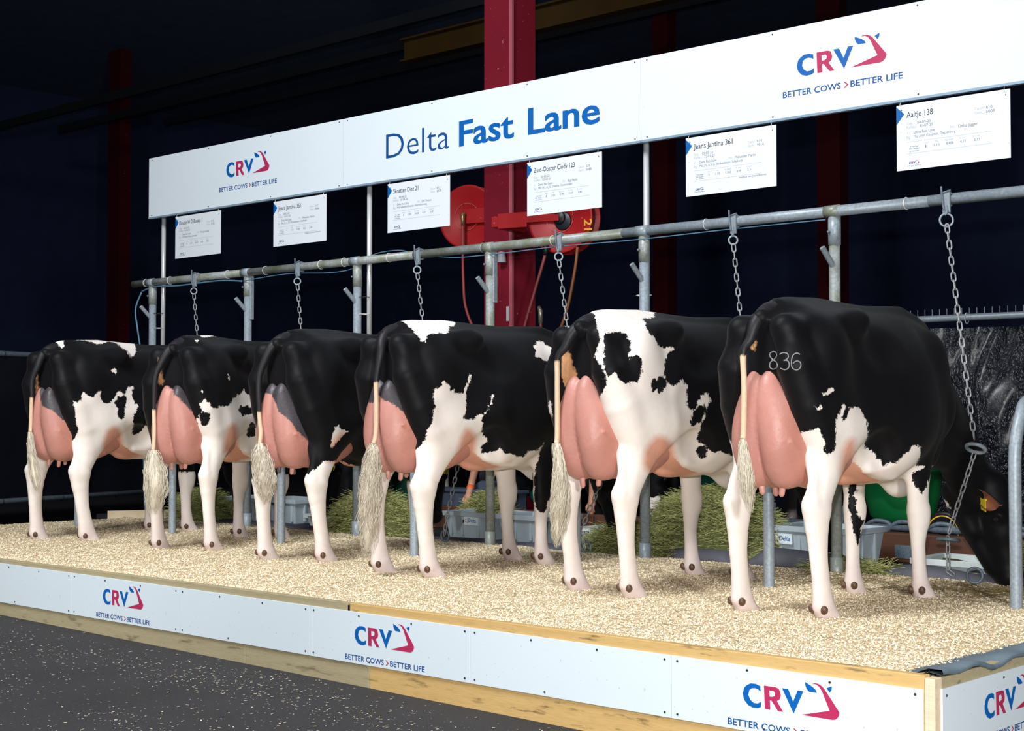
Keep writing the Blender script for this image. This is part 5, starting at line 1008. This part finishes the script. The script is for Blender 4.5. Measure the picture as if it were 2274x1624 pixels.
# ------------------------------------------------------------------ crouching helpers
M_SKIN = plain('skin', lin(206, 150, 122), .5, var=.08, scale=14); M_NAVYC = plain('cloth_navy', lin(22, 24, 34), .85, var=.2, scale=30, bump=.3); M_BLACKC = plain('cloth_black', lin(16, 16, 18), .85, var=.2, scale=30, bump=.3)
M_HAIR = plain('hair_brown', lin(56, 40, 30), .6, var=.3, scale=50, bump=.3); M_SHOE = plain('boots_dark', lin(34, 32, 30), .5)
def person(loc, rz, handR, lab, cloth, band=None):
    p = empty('person', loc, math.radians(rz)); tag(p, lab, 'person', 'people crouching behind the cows')
    pel = (0, .10, .42); ch = (0, -.12, .80); nk = (0, -.22, .98); hdp = Vector((0, -.30, 1.08)); sh = {s: (s*.19, -.20, .90) for s in (-1, 1)}
    hR = Vector(handR); el = (Vector(sh[-1]) + hR) / 2 + Vector((-.05, .06, .02)); hL = Vector((.18, -.42, .52)); eL = Vector((.27, -.22, .62))
    def limbs(F, g=0.0, arms='all'):
        F.chain([(pel[0], pel[1], pel[2], .15 + g), (0, .0, .62, .145 + g), (ch[0], ch[1], ch[2], .155 + g), (0, -.18, .90, .10 + g)], .05, .85, 1.15)
        for s in (-1, 1):
            F.chain([(s*.10, .10, .40, .095 + g), (s*.16, -.28, .46, .07 + g), (s*.15, -.12, .12, .05 + g), (s*.15, -.12, .06, .045 + g)], .03)
            if arms != 'none': F.chain([(*sh[s], .062 + g), ((el if s < 0 else eL)[:])+ (.044 + g,)], .03)
    F = Field((-.55, -.95, -.02), (.55, .36, 1.30), .011); limbs(F)
    F.chain([(*nk, .055), (0, -.26, 1.02, .052)], .03); F.ell(hdp, (.078, .098, .115), .02); F.ell(hdp + Vector((0, -.07, -.06)), (.05, .045, .055), .02); F.ell(hdp + Vector((0, -.105, -.015)), (.012, .02, .022), .01)
    for s in (-1, 1):
        F.ell(hdp + Vector((s*.08, .01, -.01)), (.012, .02, .03), .008); F.ell(hdp + Vector((s*.03, -.095, .015)), (.014, .012, .010), .008, -1)
        F.chain([(s*.15, -.10, .05, .045), (s*.15, -.24, .03, .035)], .02)
        e, h_ = (el, hR) if s < 0 else (eL, hL); F.chain([(*e, .042), (*(e + (h_ - e) * .82), .029)], .02)
        d = (h_ - e).normalized(); w = e + (h_ - e) * .82; q = d.cross(Vector((0, 1, 0))).normalized(); F.cap(w, w + d * .06, .030, .036, .012, 1, 1.3)
        for k, (off, ln) in enumerate(((-.030, .055), (-.011, .066), (.010, .062), (.029, .048))):
            a = w + d * .075 + q * off; b = a + d * ln * .6 + Vector((0, -.012, 0)); F.chain([(*a, .0115), (*b, .0105), (*(b + d * ln * .35 + Vector((0, .02, -.018))), .009)], .003)
        a = w + d * .02 + q * (-.03); F.chain([(*a, .013), (*(a + d * .035 - q * .03), .0115), (*(a + d * .065 - q * .032), .0095)], .006)
    V, Fc = F.mesh(1); link('body', np_mesh('body', V, Fc), M_SKIN, p, True)
    F = Field((-.55, -.95, -.02), (.55, .36, 1.30), .014)
    F.chain([(0, .06, .50, .165), (0, .0, .62, .16), (*ch, .17), (0, -.18, .91, .11), (0, -.22, .96, .075)], .05, .85, 1.15)
    for s in (-1, 1):
        e = el if s < 0 else eL; F.chain([(*sh[s], .075), (*e, .056), (*(e + ((hR if s < 0 else hL) - e) * (.12 if s < 0 else .5)), .05)], .03)
    V, Fc = F.mesh(1); link('jacket', np_mesh('jacket', V, Fc), cloth, p, True)
    F = Field((-.45, -.45, -.02), (.45, .36, .65), .014)
    F.ell((0, .10, .42), (.17, .165, .14), .04)
    for s in (-1, 1): F.chain([(s*.10, .10, .40, .11), (s*.16, -.29, .46, .085), (s*.15, -.12, .12, .065), (s*.15, -.12, .07, .062)], .03)
    V, Fc = F.mesh(1); link('trousers', np_mesh('trousers', V, Fc), cloth, p, True)
    F = Field((-.14, -.45, .95), (.14, -.12, 1.26), .012); F.ell(hdp + Vector((0, .012, .018)), (.086, .100, .112), .01); F.ell(hdp + Vector((0, -.10, -.05)), (.09, .07, .09), .01, -1)
    V, Fc = F.mesh(1); link('hair', np_mesh('hair', V, Fc), M_HAIR, p, True)
    for s in (-1, 1):
        m = MB(); m.tube([(s*.15, -.07, .04), (s*.15, -.12, .05), (s*.15, -.20, .04), (s*.15, -.27, .03)], [.045, .056, .048, .034], 12); m.build('boot', M_SHOE, p, True)
        MB().lathe([(0, -.011), (.009, -.007), (.011, 0), (.009, .007), (0, .011)], 10, Matrix.Translation(hdp + Vector((s*.03, -.088, .015)))).build('eye', M_EYE, p, True)
    if band:
        e = el; d = (hR - e).normalized(); c = e + (hR - e) * .72; m = MB(); m.tube([c - d * .014, c + d * .014], .036, 16); m.build('wrist_band', plain('band_orange', lin(255, 112, 50), .5), p, True)
person((-6.75, 5.14, .262), 0, (-.07, -.56, .27), 'person in dark clothes crouching with orange wrist band, hand in the hay', M_NAVYC, True)
person((-5.38, 5.08, .262), 0, (-.0, -.50, .26), 'person in black crouching behind the chain, hand lowered to the trough', M_BLACKC)
for (xa, ya, za, e2, e3) in ((-7.00, 3.1, 1.0, (-7.12, 3.12, .62), (-7.16, 3.15, .33)), (-5.47, 3.1, 1.0, (-5.62, 3.12, .46), (-5.67, 3.15, .33)), (-4.02, 3.1, 1.0, (-4.27, 3.12, .46), (-4.25, 3.15, .33))):
    c = empty('neck_chain', (xa, ya, za)); tag(c, 'steel chain running from a neck to the floor ring ' + {-7.00: 'of the second cow', -5.47: 'of the all black cow', -4.02: 'of the saddle-marked cow'}[xa], 'chain', 'neck chains')
    L0 = Vector((xa, ya, za)); chain_run(c, [Vector((0, 0, -.1)), Vector(e2) - L0, Vector(e3) - L0])
    ring(.042, .008, Matrix.Translation(Vector(e3) - L0 + Vector((0, .01, .02)))).build('floor_ring', M_GALVD, c, True)
# ---- coats
def coat_material():
    t = NT('cow_coat', .55, 0, .12); v = t.coord()
    w = t.attr('w').outputs['Fac']; p = t.attr('p').outputs['Fac']; ta = t.attr('t').outputs['Fac']
    jag = t.math('MULTIPLY', t.math('SUBTRACT', t.noise(v, 38, 5, .7), .5), .050)
    jag2 = t.math('MULTIPLY', t.math('SUBTRACT', t.noise(t.coord(scale=(1, 1, .45)), 170, 2, .6), .5), .014)
    wf = t.math('ADD', t.math('ADD', w, jag), jag2)
    step = t.math('MULTIPLY', t.math('ADD', wf, .0022), 230, True)
    big = t.noise(v, 5, 4); fur = t.noise(t.coord(scale=(1, 1, .3)), 420, 2, .6)
    white = t.mix(big, lin(246, 242, 236), lin(240, 228, 220))
    white = t.mix(t.math('MULTIPLY', fur, .12), white, lin(190, 172, 160))
    # skin shows pink through the short hair low on the legs
    sep = t.n('ShaderNodeSeparateXYZ'); t.l(v, sep.inputs[0])
    low = t.ramp(sep.outputs[2], [(.0, .95), (.10, .55), (.26, .12), (.6, .0)])
    white = t.mix(t.math('MULTIPLY', low, t.noise(v, 9, 4)), white, lin(186, 152, 154))
    black = t.mix(t.noise(v, 3.2, 5, .6), lin(7, 7, 8), lin(21, 21, 25))
    black = t.mix(t.math('MULTIPLY', fur, .3), black, lin(27, 27, 29))
    skin = t.mix(t.noise(v, 7, 5), lin(220, 164, 144), lin(212, 152, 126))
    skin = t.mix(t.ramp(t.noise(v, 26, 3), [(.52, 0.0), (.64, .25)]), skin, lin(206, 142, 116))
    pf = t.math('MULTIPLY', t.math('ADD', p, t.math('MULTIPLY', jag, .3)), 24, True)
    c = t.mix(pf, white, skin)
    c = t.mix(step, black, c)
    tf = t.math('MULTIPLY', t.math('ADD', ta, jag), 70, True)
    c = t.mix(tf, c, t.mix(t.noise(v, 30, 4), lin(214, 168, 122), lin(150, 96, 62)))
    t.base(c)
    t.l(t.mix(step, (.50, .50, .50, 1), (.70, .70, .70, 1)), t.b.inputs['Roughness'])
    t.bump(t.math('ADD', t.math('MULTIPLY', fur, .5), t.math('MULTIPLY', t.noise(v, 30, 4), .8)), .22, .004)
    t.b.inputs['Sheen Weight'].default_value = .02; t.b.inputs['Sheen Roughness'].default_value = .5
    return t.m
def udder_material():
    t = NT('udder_skin', .42, 0, .4); v = t.coord()
    dk = t.attr('dark').outputs['Fac']; og = t.attr('side').outputs['Fac']
    c = t.mix(t.noise(v, 6, 5), lin(192, 138, 128), lin(180, 124, 112))
    c = t.mix(t.math('MULTIPLY', og, t.noise(v, 4, 3)), c, lin(204, 122, 92))
    c = t.mix(t.ramp(t.noise(v, 34, 3), [(.50, 0.0), (.70, .18)]), c, lin(186, 110, 94))
    j = t.math('MULTIPLY', t.math('SUBTRACT', t.noise(v, 60, 4, .7), .5), .04)
    st = t.math('MULTIPLY', t.math('ADD', dk, j), 120, True)
    c = t.mix(st, c, t.mix(t.noise(v, 160, 3), lin(36, 34, 38), lin(84, 78, 82)))
    t.base(c); t.b.inputs['Subsurface Weight'].default_value = .0
    t.bump(t.math('ADD', t.noise(v, 22, 5, .6), t.math('MULTIPLY', t.noise(t.coord(scale=(1, 1, .5)), 120, 3), .25)), .35, .008)
    return t.m
M_COAT = coat_material(); M_UDDER = udder_material()
def tail_material():
    t = NT('tail_hair', .5, 0, .3); v = t.coord(); w = t.attr('w').outputs['Fac']
    n = t.noise(t.coord(scale=(1, 1, .15)), 260, 3)
    c = t.mix(t.math('MULTIPLY', t.math('ADD', w, t.math('MULTIPLY', t.math('SUBTRACT', n, .5), .03)), 90, True),
              t.mix(n, lin(18, 18, 20), lin(44, 43, 48)), t.mix(n, lin(232, 208, 180), lin(206, 172, 140)))
    t.base(c); t.bump(n, .3, .003); return t.m
M_TAIL = tail_material()
def switch_material():
    t = NT('switch_hair', .55, 0, .3); v = t.coord(); n = t.noise(v, 14, 4)
    t.base(t.mix(n, lin(236, 230, 214), lin(196, 184, 160))); return t.m
M_SWITCH = switch_material()
M_SWITCH_DIRTY = plain('switch_hair_grey', lin(214, 204, 186), .6, var=.25, scale=20)
M_HORN = plain('horn', lin(92, 66, 50), .32, var=.5, scale=60, bump=.4)
M_HOOF = plain('hoof', lin(120, 92, 74), .45, var=.4, scale=30, bump=.3)
M_TEAT = plain('teat_skin', lin(202, 146, 134), .4, var=.08, scale=30, bump=.1)
M_TEAT_DARK = plain('teat_skin_dark', lin(98, 84, 90), .4, var=.2, scale=60)
M_TAG = plain('ear_tag_yellow', lin(226, 206, 40), .4)
M_EAR = plain('ear_hair', lin(26, 25, 28), .6, var=.3, scale=30)
M_EARIN = plain('ear_inside', lin(176, 112, 84), .6, var=.3, scale=40)
M_BRAND = plain('brand_hair', lin(132, 130, 130), .8, var=.7, scale=120)
def apply_coat(me, V, coat, zleg):
    cx, cy = coat['v']; q = V[:, 0] * cx + V[:, 1] * cy; z = V[:, 2]
    w = np.minimum((zleg - z), (1.40 - V[:, 1]) * 1.0).clip(-.3, .3); p = np.full(len(V), -.3); ta = np.full(len(V), -.3)
    for it in coat['c']:
        k, A = it[0], it[1]
        if k in ('UB', 'U2'): continue
        d = seg_dist(q, z, A); m = np.ones(len(V), bool)
        if len(it) > 2: m = (V[:, 1] >= it[2][0]) & (V[:, 1] <= it[2][1])
        d = np.where(m, d, -.3)
        if k == 'W': w = np.maximum(w, d)
        elif k == 'B': w = np.minimum(w, -d)
        elif k == 'P': p = np.maximum(p, d)
        elif k == 'T': ta = np.maximum(ta, np.where(V[:, 1] < .05, d, -.3))
    # belly skin beside the udder on both sides
    by = V[:, 1]; p = np.maximum(p, np.minimum(.05, (.13 - np.hypot((by - .52) / 1.6, (z - .68))) ) * (np.abs(V[:, 0]) < .17))
    ta = np.where(np.abs(V[:, 0]) < .11, ta, -.3)
    set_attr(me, 'w', w.clip(-.2, .2)); set_attr(me, 'p', p.clip(-.2, .2)); set_attr(me, 't', ta.clip(-.2, .2))
def build_tail(root, coat, P):
    r = random.Random(P['seed'] * 11); T = coat['t']
    pts = [(0, .10, 1.455), (0, -.05, 1.478), (0, -.135, 1.462)]; x1 = [t for t in T if t[0] == 'b'][2][1]
    pts += [(x1 * .35, -.195, 1.41), (x1 * .75, -.222, 1.33)]
    for t in T[1:]:
        if t[0] != 's' and t[3] < 1.28: pts.append((t[1], t[2] + .01, t[3]))
    sw = [t for t in T if t[0] == 's']; pts.append((sw[0][1], sw[0][2], sw[0][3]))
    cp = catmull(pts, 8); n = len(cp)
    rad = [max(.0135, .050 - .036 * min(1, (i / n) * 1.5)) for i in range(n)]
    m = MB(); m.tube(cp, rad, 14); tail = m.build('tail', M_TAIL, root, True)
    zs = [t[3] for t in T if t[0] == 'b'][-1]; zw = [t[3] for t in T if t[0] == 'w'][0]; zc = zs - .012
    co = np.array([v[:] for v in m.v]); set_attr(tail.data, 'w', (zc - co[:, 2]).clip(-.2, .2))
    # switch: a soft core with separate locks of hair around it
    path = catmull([(t[1], t[2], t[3]) for t in sw], 5); hw = []
    for i in range(len(path)):
        f = i / 5; a = int(min(len(sw) - 1, f)); b = min(len(sw) - 1, a + 1); hw.append(sw[a][4] + (sw[b][4] - sw[a][4]) * (f - a))
    m = MB(); m.tube(path, [max(.006, h * .62) for h in hw], 12)
    N = (300 if P['seed'] >= 3 else 220) if P['seed'] < 20 else 60; L = len(path); curl = {4: .020, 3: .016, 2: .010, 5: .010}.get(P['seed'], .006)
    for i in range(N):
        a = r.uniform(0, 2 * math.pi); rr = r.uniform(.35, 1.12); s0 = int(r.uniform(0, L * .45)); s1 = min(L - 1, s0 + int(r.uniform(L * .35, L * .75)))
        ph = r.uniform(0, 6.28); fr = r.uniform(.5, 1.1); am = curl * r.uniform(.4, 1.6); q = []
        for j in range(s0, s1 + 1, 2 if curl < .01 else 1):
            h = max(hw[j], .004); w = 1 + (.25 if j > L * .7 else 0)
            q.append(path[j] + Vector((math.cos(a) * h * rr * w + am * math.sin(ph + j * fr), math.sin(a) * h * rr * .8 + am * math.cos(ph * 1.3 + j * fr), -.002 * j * rr)))
        if len(q) < 3: continue
        k = len(q); m.tube(q, [.0022 * (1 - .75 * (j / k)) for j in range(k)], 3, caps=False)
    s = m.build('tail_switch', [M_SWITCH, M_SWITCH_DIRTY][1 if P['seed'] in (3, 4) else 0], tail, True)
    return tail
def build_cow(P, coat, label, group='cows standing in the show row', full=True):
    root = empty('cow', (P['loc'][0], P['loc'][1], BED + P.get('dz', 0)), math.radians(P['rz'])); root.scale = (P['sc'],) * 3
    tag(root, label, 'cow', group)
    V, Fc = cow_field(P, P.get('h', .0125)).mesh(2); V = stretch(P, V); me = np_mesh('body', V, Fc); body = link('body', me, M_COAT, root, True)
    apply_coat(me, V, coat, .50)
    V, Fc = udder_field(P, P.get('h', .0095)).mesh(2); V = stretch(P, V); me = np_mesh('udder', V, Fc); ud = link('udder', me, M_UDDER, root, True)
    cx, cy = coat['v']; d = np.full(len(V), -.2)
    for it in coat['c']:
        if it[0] == 'UB': d = np.maximum(d, seg_dist(V[:, 0] * cx + V[:, 1] * cy, V[:, 2], it[1]))
    set_attr(me, 'dark', d.clip(-.2, .2)); set_attr(me, 'side', (np.abs(V[:, 0]) * 7 - .75).clip(0, 1))
    L = P.get('len', 1)
    for i, (x, y) in enumerate(((-.066, -.07), (.052, -.07), (-.105, .11), (.118, .12))):
        t = teat_mb(x * P.get('udder', (1, 1))[1], y * L if y > 0 else y, .648 - (.0 if y > 0 else -.004), .068 + .012 * ((i * 7 + P['seed']) % 3) / 2, .0155, (.006 if x < 0 else -.004)).build('teat', M_TEAT_DARK if (P['seed'] == 3 and i in (0, 2)) else M_TEAT, ud, True)
        if P['seed'] == 3 and i in (0, 2): t['label'] = 'dark grey teat'
    build_tail(root, coat, P)
    for i, (kind, s) in enumerate((('h', 1), ('h', -1), ('f', 1), ('f', -1))):
        dx, dy = P['feet'][i]; f = leg_pts(kind, s, dx, dy)[-2]; yy = f[1] + dy; yy = yy * L if yy > 0 else yy
        dw, hf = digit_meshes((f[0] + dx, yy, f[2]))
        for m in dw: m.build('dewclaw', M_HORN, root, True)
        for m in hf: m.build('hoof', M_HOOF, root, True)
    hx, hy, hz, hyaw = P['head']; R = Matrix.Rotation(math.radians(-hyaw), 3, 'Z'); H0 = Vector((hx, hy, hz)); nose = P.get('nose', .12)
    hs = P.get('hs', 1.0); hp = lambda x, f, d: H0 + R @ Vector((x * hs, f * hs + d * nose, -d * (1 + (hs - 1) * .4)))
    def st(v): return Vector((v.x, v.y * L if v.y > 0 else v.y, v.z))
    for s in (-1, 1):
        e = MB(); e.lathe([(0, -.019), (.012, -.015), (.018, -.006), (.019, .004), (.014, .013), (0, .019)], 14, Matrix.Translation(st(hp(s * .098, .064, .155))))
        e.build('eye', M_EYE, root, True)
        ear = ear_mb(s, .19 * (1.3 if P.get('earx') else 1)); E = Matrix.Translation(st(hp(s * .075, .01, .015))) @ R.to_4x4() @ Matrix.Rotation(math.radians(18) * s, 4, 'Y') @ Matrix.Rotation(math.radians(P.get('earz', -28)) * s, 4, 'Z') @ Matrix.Rotation(math.radians(P.get('earx', 0)), 4, 'X')
        ear.v = [tuple(E @ Vector(p)) for p in ear.v]; eo = ear.build('ear', [M_EAR, M_EARIN], root, True)
        n = len(eo.data.polygons)
        for k, pl in enumerate(eo.data.polygons):
            if k < 96 and k % 2 == 0: pl.material_index = 1
        tg = MB(); ez = -1 if P.get('earx') else 1
        for off in (-.012, .014):
            tg.box((s * .085 - .026, off - .0015, -.085 * ez), (s * .085 + .026, off + .0015, -.015 * ez), E)
        tg.box((s * .085 - .005, -.012, -.028 * ez), (s * .085 + .005, .014, -.018 * ez), E)
        tg.build('ear_tag', M_TAG, eo)
    if coat.get('b'):
        m = MB()
        for stroke in coat['b']:
            pp = catmull([Vector(p) + Vector((.0005, -.0015, 0)) for p in stroke], 5); m.tube(pp, .0030, 6)
        b = m.build('freeze_brand', M_BRAND, root, True); b['label'] = 'pale freeze brand reading 836'
    return root
COW_LABELS = {
    1: 'black and white cow at the far left end, white stripe along its back',
    2: 'second cow from the left, small white flecks, fluffy white tail switch',
    3: 'almost all black cow, third from the left, black upper hind legs above white shanks',
    4: 'black cow with a white saddle patch behind its tail head and long curly tail switch',
    5: 'cow with most white on its flank and a black heart-shaped island on the thigh',
    6: 'nearest cow at the right, black with freeze brand 836, head down in its trough',
}
for P in COWS: build_cow(P, COAT[P['seed']], COW_LABELS[P['seed']])
OT = [["b",0,-.1,1.5],["b",0,-.25,1.46],["b",0,-.25,1.2],["b",0,-.25,.95],["w",0,-.25,.9],["w",0,-.25,.8],["s",0,-.25,.75,.02],["s",0,-.25,.6,.05],["s",0,-.25,.45,.05],["s",0,-.25,.3,.01]]
OPP = [(dict(seed=21, loc=(-9.75, 6.60), rz=180, sc=.97, h=.02, feet=[(0, 0)] * 4, head=(.0, 2.03, .64, -25), neck=0), [["W", [(1.99, .62), (2.12, .60), (2.22, .30), (2.20, .12), (2.10, .22), (2.06, .40)]], ["W", [(.4, 1.2), (.9, 1.25), (.8, .6), (.4, .6)]]], 'black and white cow facing us in the far row, white blaze on its lowered face'),
       (dict(seed=22, loc=(-8.35, 6.60), rz=180, sc=.98, h=.02, feet=[(0, 0)] * 4, head=(.0, 2.05, .66, 10), neck=0), [["W", [(.5, .95), (1.0, .9), (.9, .6), (.4, .6)]]], 'all black cow facing us in the far row, behind the all black front cow'),
       (dict(seed=23, loc=(-4.42, 6.45), rz=180, sc=1.0, h=.02, feet=[(0, 0)] * 4, head=(.05, 2.05, .62, 20), neck=0), [["W", [(2.18, .34), (2.26, .30), (2.30, .06), (2.16, .06)]], ["W", [(.2, 1.3), (.7, 1.4), (.6, .6), (.2, .6)]]], 'black cow facing us in the far row with a yellow ear tag, beside the hay')]
for P, c, lb in OPP: build_cow(P, dict(v=(0.0, 1.0), c=c, t=OT), lb, 'cows of the far row facing us')
